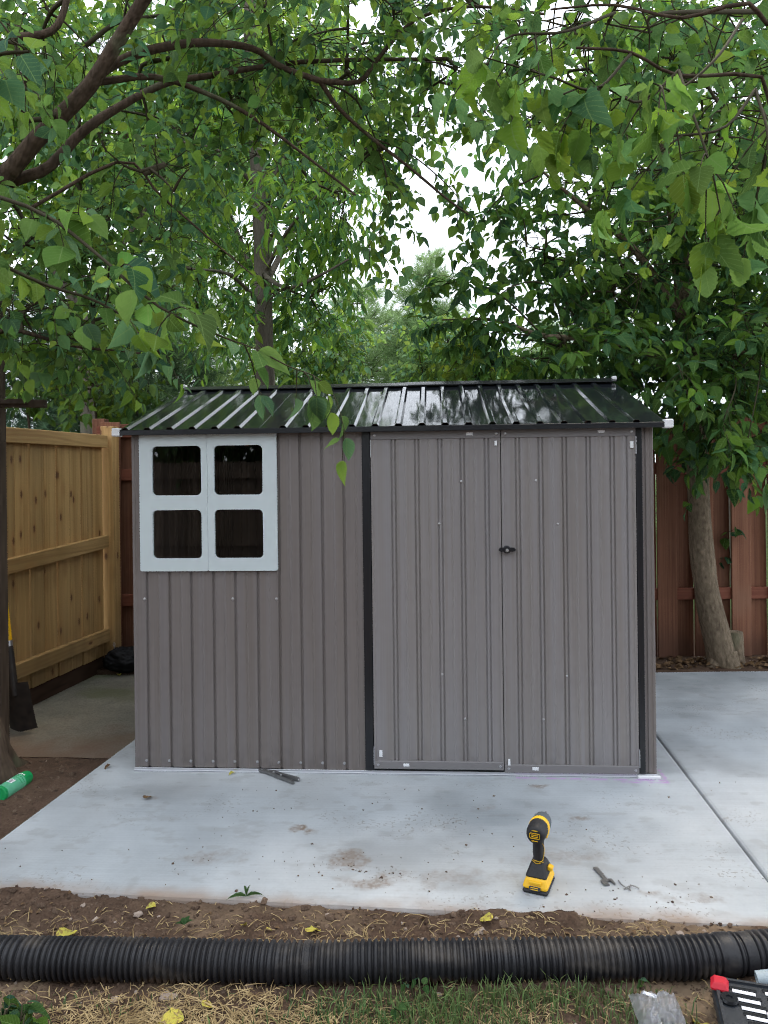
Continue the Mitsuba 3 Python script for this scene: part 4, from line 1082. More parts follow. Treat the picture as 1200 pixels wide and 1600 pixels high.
for pts in ([(0.0165, -0.012, 0.092), (0.0185, -0.004, 0.105), (0.0187, 0.000, 0.130), (0.0165, -0.015, 0.148)], [(-0.012, -0.0235, 0.094), (0.010, -0.0228, 0.091), (0.0165, -0.012, 0.092)], [(-0.0185, -0.012, 0.086), (0.0, -0.0235, 0.0835), (0.019, -0.010, 0.086)]):
    put(f'{dk}__piping', dx(tube(spline(pts, 14), 0.0011, 6)), 'yellow_plastic', smooth=True)
put(f'{dk}__trigger', dx(hullb((-0.008, 0.008, 0.022, 0.036, 0.128, 0.150, 0.004))), 'black_rubber')
zc = 0.186
ax = lambda rz, n=28: (lambda m: dx(M(np.c_[m.vertices[:, 0], m.vertices[:, 2], m.vertices[:, 1] + zc], m.faces[:, ::-1])))(lathe(rz, n))
put(f'{dk}__rear_cap', ax([(0, -0.052), (0.020, -0.052), (0.0265, -0.048), (0.0305, -0.038), (0.0325, -0.020), (0.0325, 0.010), (0, 0.010)]), 'black_rubber', smooth=40)
put(f'{dk}__body', ax([(0.0300, 0.006), (0.0335, 0.010), (0.0340, 0.016), (0.0335, 0.026), (0.0325, 0.030), (0, 0.030)]), 'yellow_plastic', smooth=40)
put(f'{dk}__nose_cone', ax([(0.0322, 0.028), (0.0325, 0.036), (0.0315, 0.056), (0.0285, 0.072), (0.0200, 0.080), (0.0120, 0.083), (0, 0.083)]), 'grey_plastic', smooth=40)
put(f'{dk}__chuck', ax([(0.0095, 0.080), (0.0100, 0.098), (0.0085, 0.102), (0.004, 0.103), (0.0036, 0.122), (0, 0.123)]), 'black_metal', smooth=40)
for s in (-1, 1):
    put(f'{dk}__body_flash', dx(hullb((s * 0.0265 - 0.004, s * 0.0265 + 0.004, -0.008, 0.012, zc - 0.022, zc - 0.006, 0.001), (s * 0.030 - 0.002, s * 0.030 + 0.0035, 0.004, 0.014, zc - 0.012, zc + 0.012, 0.001))), 'yellow_plastic')
ring = Polygon(rrect(-0.017, 0.017, -0.009, 0.009, 0.004).exterior).difference(rrect(-0.0152, 0.0152, -0.0072, 0.0072, 0.003))
a = prism(ring, 0, 0.0015); a.vertices = np.c_[a.vertices[:, 0], -a.vertices[:, 2] - 0.0518, a.vertices[:, 1] + zc]
put(f'{dk}__badge', dx(a), 'yellow_plastic')
for z in (0.0025, -0.003):
    put(f'{dk}__badge_line', dx(box(-0.011, 0.011, -0.0531, -0.0515, zc + z - 0.0010, zc + z + 0.0010)), 'yellow_plastic')
for z, wv in ((0.0165, 0.010), (-0.0165, 0.011)):
    put(f'{dk}__vent', dx(box(-wv, wv, -0.0522, -0.046, zc + z - 0.002, zc + z + 0.002, 0.0008)), 'yellow_plastic')

# open-ended wrench
wk = thing('wrench', 'small grey open-ended wrench lying on the slab right of the driver', 'tool')
wp = Polygon([(-0.085, -0.0075), (0, -0.006), (0, 0.006), (-0.085, 0.0075)]).union(sbox(-0.003, -0.016, 0.022, 0.016).buffer(0.004)).difference(affinity.rotate(sbox(0.006, -0.0085, 0.05, 0.0085), 15, origin=(0, 0)))
w0 = np.array((0.721, 2.500))
wa = np.array((0.709, 2.570))
wyaw = math.degrees(math.atan2(w0[1] - wa[1], w0[0] - wa[0]))
put(f'{wk}__body', place(prism(wp, 0.0, 0.005), (*w0, 0.002), wyaw), 'tool_steel')
wk2 = thing('wire_scrap', 'thin bent bits of wire on the slab beside the wrench', 'debris')
for P in ([(0.761, 2.504), (0.762, 2.468), (0.779, 2.449)], [(0.762, 2.449), (0.792, 2.464), (0.813, 2.452)], [(0.792, 2.475), (0.775, 2.438)]):
    put(f'{wk2}__strand', tube(spline(np.array([(*p, 0.004 + 0.003 * (k % 2)) for k, p in enumerate(P)]), 8), 0.0017, 6), 'tool_steel', smooth=True)

# locking pliers lying against the base of the shed
lp = thing('locking_pliers', 'steel locking pliers lying on the slab at the foot of the shed wall', 'tool')
l0, l1 = np.array((-0.561, 3.457)), np.array((-0.414, 3.352))
lyaw = math.degrees(math.atan2(*(l1 - l0)[::-1]))
ll = float(np.linalg.norm(l1 - l0)) + 0.02
lx = lambda m: place(m, (*l0, 0.003), lyaw)
up_ = Polygon([(0.0, 0.002), (0.02, 0.012), (0.05, 0.016), (0.10, 0.014), (ll - 0.012, 0.020), (ll, 0.012), (ll - 0.01, 0.006), (0.10, 0.003), (0.05, 0.003), (0.02, 0.0)]).buffer(0.0015)
lw_ = Polygon([(0.0, -0.002), (0.02, -0.011), (0.05, -0.013), (0.10, -0.020), (ll - 0.004, -0.028), (ll, -0.022), (0.10, -0.012), (0.05, -0.003), (0.02, -0.001)]).buffer(0.0015)
put(f'{lp}__upper_handle', lx(prism(up_, 0.002, 0.014)), 'tool_steel')
put(f'{lp}__lower_handle', lx(prism(lw_, 0.001, 0.013)), 'tool_steel')
put(f'{lp}__jaw', lx(prism(Polygon([(-0.03, -0.012), (-0.012, -0.014), (0.022, -0.010), (0.022, 0.011), (-0.012, 0.015), (-0.032, 0.011), (-0.03, 0.002), (-0.008, 0.001), (-0.008, -0.002), (-0.03, -0.003)]), 0.0, 0.012)), 'tool_steel')
for x, y in ((0.018, 0.004), (0.055, 0.0), (0.105, -0.006)):
    put(f'{lp}__rivet', lx(place(lathe([(0.005, 0.0), (0.005, 0.016), (0.003, 0.0175), (0, 0.0175)], 12), (x, y, 0))), 'zinc', smooth=40)
put(f'{lp}__adjusting_screw', lx(place(lathe([(0, 0), (0.006, 0), (0.0068, 0.003), (0.006, 0.012), (0, 0.013)], 12), (ll - 0.012, 0.013, 0.008), 0, 0, 90)), 'zinc', smooth=40)

# green marking-paint can
cn = thing('spray_can', 'green spray can with pale label lying on the soil by the mulberry trunk', 'spray can')
c1, c0 = np.array([-1.609, 3.387, 0.028]), np.array([-1.651, 3.102, 0.028])
dn = unit(c1 - c0)
frame = np.eye(4); frame[:3, 2] = dn; frame[:3, 0] = unit(np.cross([0, 0, 1.0], dn)); frame[:3, 1] = np.cross(dn, frame[:3, 0]); frame[:3, 3] = c1


def canx(m):
    m = m.copy(); m.apply_transform(frame); return m


put(f'{cn}__body', canx(lathe([(0, -0.205), (0.030, -0.205), (0.0325, -0.200), (0.0325, -0.055), (0.0325, -0.05), (0, -0.05)], 32)), 'green_paint', smooth=40)
put(f'{cn}__label', canx(lathe([(0.0328, -0.190), (0.0331, -0.189), (0.0331, -0.068), (0.0328, -0.067)], 32)), 'pale_green_paint', smooth=40)
put(f'{cn}__cap', canx(lathe([(0.0325, -0.050), (0.0315, -0.046), (0.0300, -0.020), (0.0265, -0.008), (0.018, -0.002), (0.010, 0.0), (0.0095, -0.006), (0, -0.006)], 32)), 'green_paint', smooth=40)
put(f'{cn}__nozzle', canx(lathe([(0.0065, -0.008), (0.0065, 0.0015), (0, 0.002)], 12)), 'label_white', smooth=40)
hx = np.linalg.inv(frame[:3, :3])
vdir = hx @ unit(np.array([0.0, -0.75, 0.66])); ang0 = math.atan2(vdir[1], vdir[0])


def wrap(z0, z1, a0, a1, r_):
    a = np.linspace(ang0 + a0, ang0 + a1, 9)
    V = np.vstack([np.c_[rr * np.cos(a), rr * np.sin(a), 0 * a + z] for z in (z0, z1) for rr in (r_ - 0.0006, r_)])
    q = []
    n_ = len(a)
    for k in range(n_ - 1):
        for A_, B_ in ((1, 3), (2, 3), (0, 1), (0, 2)):
            q += [(A_ * n_ + k, A_ * n_ + k + 1, B_ * n_ + k + 1), (A_ * n_ + k, B_ * n_ + k + 1, B_ * n_ + k)]
    return M(V, q)


put(f'{cn}__barcode_patch', canx(wrap(-0.150, -0.118, -0.35, 0.42, 0.0336)), 'label_white')
for k in range(7):
    put(f'{cn}__barcode_bar', canx(wrap(-0.147 + k * 0.0038, -0.1455 + k * 0.0038, -0.2, 0.28, 0.03385)), 'print_dark')
for z in (-0.098, -0.082):
    put(f'{cn}__stripe', canx(wrap(z, z + 0.0035, -1.2, 1.2, 0.0335)), 'green_paint')
for k in range(4):
    put(f'{cn}__cap_mark', canx(wrap(-0.062, -0.053, -0.7 + k * 0.32, -0.5 + k * 0.32, 0.0330)), 'label_white')

# shovel leaning on the pine fence behind the mulberry trunk
sk = thing('shovel', 'square black shovel with yellow shaft leaning against the pine fence', 'shovel')
s0, s1 = np.array((-2.000, 4.100, 0.043)), np.array((-2.053, 4.130, 0.289))
s0[2] = 0.0
tip = s0
uz = unit(np.array([-0.115, 0.03, 1.0]))          # along the shaft
ux = np.array([0.93, -0.36, 0.0]); ux = unit(ux - uz * (ux @ uz))
uy = np.cross(uz, ux)
SB = []
for t in np.linspace(0, 1, 9):
    row = []
    wv = 0.098 * (1 - 0.10 * t) if t < 0.93 else 0.085
    for q in np.linspace(-1, 1, 11):
        dep = 0.022 * (q * q) * (1 - 0.3 * t) + 0.012 * (1 - t) ** 2
        row.append(tip + ux * (wv * q) + uz * (0.255 * t - 0.012 * (1 - t) * 0 - 0.015 * (1 - abs(q)) * (t == 0)) - uy * (-dep))
    SB.append(row)
SB = np.array(SB)
nx = 11
i, j = np.meshgrid(np.arange(8), np.arange(10), indexing='ij'); i, j = i.ravel(), j.ravel()
F = np.vstack([np.c_[i * nx + j, i * nx + j + 1, (i + 1) * nx + j + 1], np.c_[i * nx + j, (i + 1) * nx + j + 1, (i + 1) * nx + j]])
front_, back_ = SB.reshape(-1, 3), SB.reshape(-1, 3) + uy * 0.003
e = np.concatenate([np.arange(11), 11 * np.arange(1, 9) + 10, 88 + np.arange(9, -1, -1), 11 * np.arange(7, 0, -1)])
e2 = np.roll(e, -1)
N0 = len(front_)
bl = M(np.vstack([front_, back_]), np.vstack([F, F[:, ::-1] + N0, np.c_[e, e + N0, e2 + N0], np.c_[e, e2 + N0, e2]]))
mat('shovel_steel', lambda p, n, uv: mix((0.012, 0.012, 0.014), (0.06, 0.045, 0.035), fbm(p.x * 30, p.y * 30, p.z * 30, 4) * 0.8), 0.5, spec=0.45)
put(f'{sk}__blade', bl, 'shovel_steel', smooth=40)
st = tip + uz * 0.235
put(f'{sk}__socket', tube([st - uz * 0.05, st + uz * 0.02, st + uz * 0.17, st + uz * 0.225], [0.016, 0.0215, 0.0205, 0.019], 16), 'shovel_steel', smooth=40)
put(f'{sk}__ferrule', tube([st + uz * 0.222, st + uz * 0.252], [0.0195, 0.0185], 16), 'zinc', smooth=40)
put(f'{sk}__shaft', tube([st + uz * 0.25, st + uz * 0.9], [0.0178, 0.0178], 16), 'yellow_plastic', smooth=40)
put(f'{sk}__grip', tube([st + uz * 0.9 - ux * 0.055, st + uz * 0.9 + ux * 0.055], [0.017, 0.017], 14), 'black_rubber', smooth=40)

# black plastic bag in the corner of the two fences
bm = trimesh.creation.icosphere(4, 1.0)
v = bm.vertices * [0.17, 0.12, 0.085]
v += bm.vertices * (0.05 * (meshkit.fbm(bm.vertices * 2.2, 4, 6) - 0.5) + 0.03 * (meshkit.fbm(bm.vertices * 7, 3, 2) - 0.5))[:, None]
v[:, 2] = np.maximum(v[:, 2] + 0.085, 0.0)
bm.vertices = v
bg = np.array((-1.853, 5.488))
kb = thing('plastic_bag', 'lumpy black plastic bag on the old concrete in the fence corner', 'bag')
put(f'{kb}__sack', place(bm, (bg[0] + 0.02, 5.36, -0.015), 4), 'black_bag', smooth=True)

# chain hanging at the foot of the corner post
ck = thing('chain', 'short length of chain hanging at the foot of the corner post', 'chain')
cx, cy = FP[:2] - 0.0 * FD + 0.075 * FN
cx, cy = cx + 0.02 * FD[0], cy + 0.02 * FD[1]
for k in range(8):
    a = np.arange(14) * 2 * np.pi / 14
    P = np.c_[0.007 * np.cos(a), 0 * a, 0.012 * np.sin(a)]
    lnk = tube(np.vstack([P, P[:1]]), 0.0023, 6)
    put(f'{ck}__link', place(lnk, (cx + 0.003 * math.sin(k), cy - 0.02, 0.185 - 0.0195 * k), 90 * (k % 2) + 30), 'zinc', smooth=True)

# weathered post with a cross arm at the left edge
wp_ = thing('wooden_post', 'dark weathered post with a short cross arm at the left edge of the yard', 'post')
p0, p1 = np.array((-1.895, 3.750, 1.833)), np.array((-1.660, 3.720, 1.729))
put(f'{wp_}__upright', box(p0[0] - 0.11, p0[0] - 0.022, 3.75, 3.84, -0.05, 2.45, 0.004), 'weathered_wood')
put(f'{wp_}__cross_arm', place(box(-0.17, 0.20, -0.04, 0.0, -0.019, 0.019, 0.003), (p0[0] + 0.03, 3.748, p1[2] + 0.005), 0, 0, 1.0), 'weathered_wood')
put(f'{wp_}__cleat', place(box(-0.17, 0.12, -0.022, 0.0, -0.012, 0.012, 0.002), (p0[0] + 0.03, 3.706, p1[2] + 0.012), 0, 0, 0.5), 'weathered_wood')

# tool case with sockets, at the lower right corner
tc = thing('tool_case', 'open black plastic socket case with red latch and white size labels', 'tool case')
CO = np.array((0.845, 1.985, 0.006)); CY = -16.0
cxf = lambda m: place(m, (CO[0], CO[1], 0.0), CY)
HC = 0.026
put(f'{tc}__shell', cxf(box(0.0, 0.36, -0.26, 0.0, -0.03, HC, 0.012)), 'case_plastic')
put(f'{tc}__rim', cxf(prism(Polygon(rrect(0.004, 0.356, -0.256, -0.004, 0.016).exterior).difference(rrect(0.012, 0.348, -0.248, -0.012, 0.012)), HC - 0.003, HC + 0.006)), 'case_plastic')
lt_ = put(f'{tc}__latch', cxf(place(hullb((-0.002, 0.041, -0.058, -0.012, HC + 0.0, HC + 0.012, 0.004), (0.004, 0.036, -0.052, -0.018, HC + 0.012, HC + 0.020, 0.003)), (0, 0, 0), -8)), 'red_plastic')
rows = [(0.892, 1.930, -0.000), (0.894, 1.910, -0.011), (0.894, 1.885, -0.020)]
for c in range(4):
    for k in range(6):
        x, y = 0.066 + 0.078 * c + 0.006 * k, -0.040 - 0.031 * k - (0.008 if c % 2 == 0 else 0.0)
        put(f'{tc}__size_label', cxf(place(box(-0.027, 0.027, -0.0062, 0.0062, 0, 0.0012, 0.0003), (x + 0.004, y, HC + 0.0015), -4)), 'label_white')
        put(f'{tc}__recess', cxf(box(x - 0.028, x + 0.036, y + 0.0085, y + 0.0185, HC + 0.0003, HC + 0.0030, 0.0008)), 'black_metal')
        if c > 0 or k > 2:
            put(f'{tc}__socket', cxf(place(lathe([(0.0, 0), (0.0072, 0), (0.0078, 0.003), (0.0078, 0.020), (0.006, 0.0225), (0.0045, 0.0225), (0.004, 0.010), (0, 0.010)], 14), (x + 0.024, y + 0.0135, HC + 0.006), 90, 90)), 'zinc', smooth=40)
put(f'{tc}__wheel', cxf(place(lathe([(0.0, 0), (0.020, 0), (0.022, 0.004), (0.020, 0.010), (0.008, 0.010), (0.007, 0.006), (0, 0.006)], 22), (0.030, -0.088, HC + 0.001))), 'black_metal', smooth=40)
pc_ = thing('plastic_cup', 'pale translucent plastic cap lying against the pipe at the right edge', 'cup')
put(f'{pc_}__body', place(lathe([(0.020, -0.03), (0.022, 0.030), (0.020, 0.032), (0.018, 0.030), (0.017, -0.02)], 22), (0.998, 1.990, 0.016), 80, 80), 'grey_pale', smooth=40)
mat('grey_pale', (0.34, 0.40, 0.43), 0.35, spec=0.5)

# clear plastic bag with a label
pb = thing('clear_bag', 'crumpled clear plastic bag with a small white label on the grass', 'bag')
B0 = np.array((0.664, 1.885, -0.040))
nxb, nyb = 46, 40
U, Vv = np.meshgrid(np.linspace(-1, 1, nxb), np.linspace(-1, 1, nyb), indexing='ij')
qq = np.stack([U * 2.6, Vv * 2.6, 0 * U], -1)
edge = np.clip(1 - np.maximum(np.abs(U), np.abs(Vv)) ** 3, 0, 1)
for s_ in (1, -1):
    zz = s_ * 0.026 * edge + (0.034 * (np.abs(meshkit.fbm(qq, 3, 5) - 0.5)) + 0.022 * np.abs(meshkit.noise(qq * 3.1, 8) - 0.5) + 0.012 * np.abs(meshkit.noise(qq * 7 + 3, 4) - 0.5)) * (0.35 + edge) * (1 if s_ > 0 else 0.4)
    V = np.stack([U * 0.058 * (1 + 0.05 * Vv) + 0.006 * meshkit.noise(qq * 2, 3), Vv * 0.078 + 0.008 * meshkit.noise(qq * 2 + 5, 3), zz + 0.022], -1).reshape(-1, 3)
    i, j = np.meshgrid(np.arange(nxb - 1), np.arange(nyb - 1), indexing='ij'); i, j = i.ravel(), j.ravel()
    F = np.vstack([np.c_[i * nyb + j, (i + 1) * nyb + j, (i + 1) * nyb + j + 1], np.c_[i * nyb + j, (i + 1) * nyb + j + 1, i * nyb + j + 1]])
    put(f'{pb}__film', place(M(V, F if s_ > 0 else F[:, ::-1]), (B0[0], B0[1] - 0.020, -0.022), -6), 'clear_film', smooth=True)
tag(put(f'{pb}__label', place(box(-0.017, 0.017, -0.006, 0.006, 0, 0.001, 0.0003), (B0[0] - 0.008, B0[1] + 0.022, 0.034), -34), 'label_white'), 'small white paper label')
for k in range(9):
    put(f'{pb}__screw', place(lathe([(0, 0), (0.0022, 0), (0.0022, 0.014), (0.0045, 0.016), (0.0045, 0.018), (0, 0.019)], 8), (B0[0] + r.uniform(-0.045, 0.045), B0[1] - 0.02 + r.uniform(-0.05, 0.03), 0.000), r.uniform(0, 360), 80), 'zinc', smooth=40)

# ------------------------------------------------------------------ loose stuff on the ground


def gz(x, y):
    return float(ground_z(np.array([x]), np.array([y]))[0])


ICOS = [trimesh.creation.icosahedron(), trimesh.creation.icosphere(1, 1.0)]


def lumps(P, s, seed, flat=0.7, fine=0):
    ICO = ICOS[fine]
    q = np.random.default_rng(seed)
    n_ = len(P)
    V = ICO.vertices[None] * q.uniform(0.6, 1.25, (n_, len(ICO.vertices), 1)) * (np.array([1, 1, flat]) * q.uniform(0.7, 1.3, (n_, 1, 3)) * np.asarray(s).reshape(-1, 1, 1)) + P[:, None]
    F = ICO.faces[None] + (np.arange(n_) * len(ICO.vertices))[:, None, None]
    return M(V.reshape(-1, 3), F.reshape(-1, 3))


def strip_points(n_, x0, x1, y0, y1, front=True):
    x = r.uniform(x0, x1, n_); y = r.uniform(y0, y1, n_)
    ok = (y < front_y(x) + 0.012) if front else (x < left_x(y) - 0.01)
    x, y = x[ok], y[ok]
    return np.c_[x, y, ground_z(x, y)]


P = np.vstack([strip_points(6500, -1.35, 1.3, 1.72, 2.56), strip_points(1500, -2.2, -1.3, 2.6, 3.70, False)])
sz = np.clip(r.lognormal(-5.6, 0.6, len(P)), 0.0012, 0.017)
tag(put('soil_clods', lumps(P, sz, 4), 'soil', smooth=False), 'crumbs of reddish soil scattered over the bare ground', kind='stuff')
P = np.vstack([strip_points(150, -1.3, 1.3, 1.72, 2.56), strip_points(30, -2.0, -1.3, 2.6, 3.65, False), np.c_[r.uniform(1.4, 4.0, 60), r.uniform(5.18, 5.5, 60), np.full(60, 0.01)]])
tag(put('pebbles', lumps(P, np.clip(r.lognormal(-5.1, 0.45, len(P)), 0.003, 0.016), 5, 0.7, 1), 'stone', smooth=40), 'small pale pebbles in the soil', kind='stuff')
for (x, y), s_, lab in (((0.951, 2.203), 0.026, 'flat tan stone between the pipe and the right end of the slab'), ((-0.791, 2.376), 0.014, 'small round stone near the left end of the soil strip'), ((-0.589, 2.001), 0.022, 'pale flat stone just below the pipe on the left'), ((0.859, 2.236), 0.012, 'small reddish stone at the slab edge on the right')):
    k = tag(put('stone', lumps(np.array([[x, y, gz(x, y) + 0.004]]), [s_], int(s_ * 1e4), 0.5, 1), 'stone', smooth=50), lab, 'stone')


def straws(n_, cx, cy, sx, sy, l0, l1, seed, lift=0.006):
    q = np.random.default_rng(seed)
    x = np.clip(q.normal(cx, sx, n_), -1.4, 1.4); y = q.normal(cy, sy, n_)
    ok = (y < front_y(x) - 0.005) & (y > 1.70)
    x, y = x[ok], y[ok]
    z = ground_z(x, y) + q.uniform(0.001, lift, len(x))
    a = q.uniform(0, np.pi, len(x)); l = (l0 * 0.6 + (l1 - l0 * 0.6) * q.uniform(0, 1, len(x)) ** 1.7) / 2
    d = np.c_[np.cos(a), np.sin(a), q.normal(0, 0.16, len(x))] * l[:, None]
    sd = np.c_[-np.sin(a), np.cos(a), 0 * a] * q.uniform(0.0005, 0.0015, len(x))[:, None]
    c = np.c_[x, y, z]
    bend = np.c_[q.normal(0, 0.08, (len(x), 2)) * l[:, None], 0.004 + 0 * x]
    V = np.stack([c - d - sd, c - d + sd, c + bend - sd, c + bend + sd, c + d - sd * 0.7, c + d + sd * 0.7, c + bend + [0, 0, 0.0016]], 1)
    f = np.array([[0, 2, 6], [0, 6, 1], [1, 6, 3], [2, 4, 6], [4, 5, 6], [6, 5, 3]])
    return M(V.reshape(-1, 3), (f[None] + (np.arange(len(x)) * 7)[:, None, None]).reshape(-1, 3))


tag(put('straw', cat([straws(1900, -0.55, 1.90, 0.26, 0.07, 0.015, 0.07, 1, 0.016), straws(1300, 0.05, 1.88, 0.5, 0.08, 0.015, 0.065, 2, 0.010), straws(620, -0.2, 2.26, 0.8, 0.09, 0.015, 0.06, 3), straws(500, 0.5, 2.2, 0.4, 0.07, 0.01, 0.05, 12), straws(260, -1.0, 2.25, 0.25, 0.09, 0.02, 0.07, 4),
                      straws(220, 0.3, 1.86, 0.12, 0.06, 0.02, 0.06, 6, 0.012), straws(160, -0.16, 2.21, 0.06, 0.04, 0.02, 0.06, 8)]), 'straw'), 'dry yellow straw scattered on the soil', kind='stuff')


def blades(n_, cx, cy, sx, sy, h0, h1, seed, tint, lean=0.6):
    q = np.random.default_rng(seed)
    x = q.normal(cx, sx, n_); y = q.normal(cy, sy, n_)
    ok = (y > 1.70) & (y < 2.022)
    x, y = x[ok], y[ok]
    m = len(x)
    z = ground_z(x, y)
    a = q.uniform(0, 2 * np.pi, m); h = q.uniform(h0, h1, m)
    d = np.c_[np.cos(a), np.sin(a), 0 * a]
    sd = np.c_[-np.sin(a), np.cos(a), 0 * a] * q.uniform(0.0012, 0.0026, m)[:, None]
    b = np.c_[x, y, z - 0.003]
    l = q.uniform(0.2, 1.3, m)[:, None] * lean
    mid = b + d * (h[:, None] * l * 0.35) + np.c_[0 * x, 0 * x, h * 0.6]
    tipp = b + d * (h[:, None] * l) + np.c_[0 * x, 0 * x, h * (1 - 0.35 * l[:, 0])]
    V = np.stack([b - sd, b + sd, mid - sd * 0.8, mid + sd * 0.8, tipp], 1)
    f = np.array([[0, 1, 3], [0, 3, 2], [2, 3, 4]])
    col = np.array(tint) * q.uniform(0.6, 1.4, (m, 1, 1)) * (1 + q.normal(0, 0.06, (m, 1, 3))) * np.ones((1, 5, 1))
    return M(V.reshape(-1, 3), (f[None] + (np.arange(m) * 5)[:, None, None]).reshape(-1, 3)), col.reshape(-1, 3)


gs = [blades(900, 0.16, 1.93, 0.15, 0.06, 0.02, 0.07, 1, (0.15, 0.22, 0.085)), blades(260, -0.10, 1.96, 0.10, 0.05, 0.015, 0.06, 2, (0.12, 0.19, 0.08)), blades(420, 0.42, 1.98, 0.12, 0.03, 0.015, 0.05, 3, (0.15, 0.20, 0.085)),
      blades(380, 0.10, 1.80, 0.3, 0.05, 0.02, 0.06, 4, (0.14, 0.21, 0.08)), blades(120, -0.75, 1.98, 0.3, 0.04, 0.015, 0.04, 5, (0.13, 0.19, 0.08)), blades(220, 0.62, 1.90, 0.10, 0.06, 0.02, 0.06, 7, (0.13, 0.19, 0.08))]
tag(put('grass', cat([g_[0] for g_ in gs]), 'grass_leaf', color=np.vstack([g_[1] for g_ in gs])), 'short tufts of green grass along the pipe', kind='stuff')

# crumbs on the slab
n_ = 520
x = r.uniform(-1.45, 1.6, n_); y = 2.25 + (3.3 - 2.25) * r.uniform(0, 1, n_) ** 1.8
ok = (y > front_y(x) + 0.02) & (x > left_x(y) + 0.03) & (meshkit.fbm(np.c_[x * 2.4, y * 2.8, 0 * x], 3, 9) > 0.50)
P = np.c_[x[ok], y[ok], 0 * x[ok] + 0.001]
x = np.concatenate([r.normal((-0.104, 2.592)[0], 0.14, 70), r.normal(0.75, 0.22, 60), r.normal(-0.45, 0.25, 40)]); y = np.concatenate([r.normal((-0.104, 2.592)[1], 0.05, 70), r.normal(2.45, 0.07, 60), r.normal(2.62, 0.09, 40)])
ok = (y > front_y(x) + 0.01)
P = np.vstack([P, np.c_[x[ok], y[ok], 0 * x[ok] + 0.001]])
tag(put('debris', lumps(P, np.clip(r.lognormal(-6.15, 0.5, len(P)), 0.001, 0.007), 8, 0.5), 'soil'), 'dark crumbs of dirt and leaf on the slab', kind='stuff')
x = np.concatenate([r.uniform(1.5, 4.5, 500)]); y = r.uniform(5.17, 5.52, 500)
m = leaf_shape([0.15, 0.5, 0.8], [0.25, 0.36, 0.2], 0.4, 0.3, 0.05, 3)


def litter(P, size, seed):
    q = np.random.default_rng(seed)
    out = []
    for p in P:
        a = M(*m)
        out.append(place(a, p, q.uniform(0, 360), q.uniform(-35, 35), q.uniform(-35, 35), size * q.uniform(0.6, 1.3)))
    return cat(out)


tag(put('leaf_litter', litter(np.c_[x, y, ground_z(x, y) + 0.012], 0.055, 5), 'dead_leaf', smooth=True), 'brown leaf litter along the foot of the red fence', kind='stuff')

P = strip_points(330, -1.3, 1.3, 1.72, 2.50)
tag(put('leaf_scraps', litter(P + [0, 0, 0.004], 0.016, 9), 'dead_leaf', smooth=True), 'small brown scraps of dead leaf on the soil', kind='stuff')

# fallen leaves one can count
FL = [(0, 0.070, 'large crumpled yellow leaf on the soil near the left edge', 0), (0, 0.028, 'small yellow leaf just above the pipe beside the large crumpled one', 0), (0, 0.030, 'upright yellow leaf close to the slab edge on the left', 0),
      (0, 0.030, 'yellow leaf touching the pipe left of the middle', 0), (0, 0.030, 'yellow-green leaf above the pipe at the left edge', 0), (0, 0.026, 'round yellow leaf in the middle of the soil strip', 0),
      (0, 0.020, 'tiny yellow leaf right of the round one', 0), (0, 0.050, 'long yellow leaf pointing up right in the soil strip', 0), (0, 0.045, 'yellow-green leaf at the slab edge left of the driver', 0),
      (0, 0.030, 'dull yellow leaf on the slab close to the shed wall', 0), (0, 0.040, 'curled brown leaf on the slab left of the shed window', 1), (0, 0.055, 'bright yellow leaf on the grass beside the tool case', 0),
      (0, 0.060, 'bright yellow leaf cut by the bottom edge of the photo', 0), (0, 0.075, 'crumpled yellow-green leaf on the straw at the bottom', 0), (0, 0.035, 'small yellow leaf on the straw below the pipe', 0), (0, 0.050, 'yellow leaf on the old concrete in front of the black bag', 0), (0, 0.035, 'dark curled leaf at the front of the old concrete', 1)]
SPOTS = [(-0.982, 2.279), (-0.765, 2.227), (-0.760, 2.411), (-0.817, 2.241), (-1.139, 2.266), (-0.441, 2.297), (-0.367, 2.303), (-0.229, 2.283), (0.294, 2.299), (-0.711, 3.447), (-1.015, 3.195), (0.768, 1.877), (-0.135, 1.878), (-0.559, 1.894), (-0.472, 1.955), (-1.866, 5.274), (-1.313, 3.541)]
for (loc, size, lab, brown), (x, y) in zip(FL, SPOTS):
    q = np.random.default_rng(int(size * 1e4) + len(lab))
    on_slab = y > front_y(x) + 0.01 and x > left_x(y)
    z = 0.004 if on_slab else (-0.012 if y > 3.6 else gz(x, y) + 0.008)
    V, F = toothed(9, len(lab), 0.25, 0.36, 0.35)
    V = V.copy(); V[:, 2] += 0.30 * (meshkit.fbm(V * 5, 3, len(lab)) - 0.5)
    k = key_of('fallen_leaf')
    scene[k] = mikit.ply(place(M(V - [0.5, 0, -0.05], F), (x, y, z + 0.1 * size), q.uniform(0, 360), q.uniform(-25, 25), q.uniform(-20, 20), size * 1.05), 'dead_leaf' if brown else 'yellow_leaf', smooth=True)
    tag(k, lab, 'leaf', 'fallen leaves on the ground')

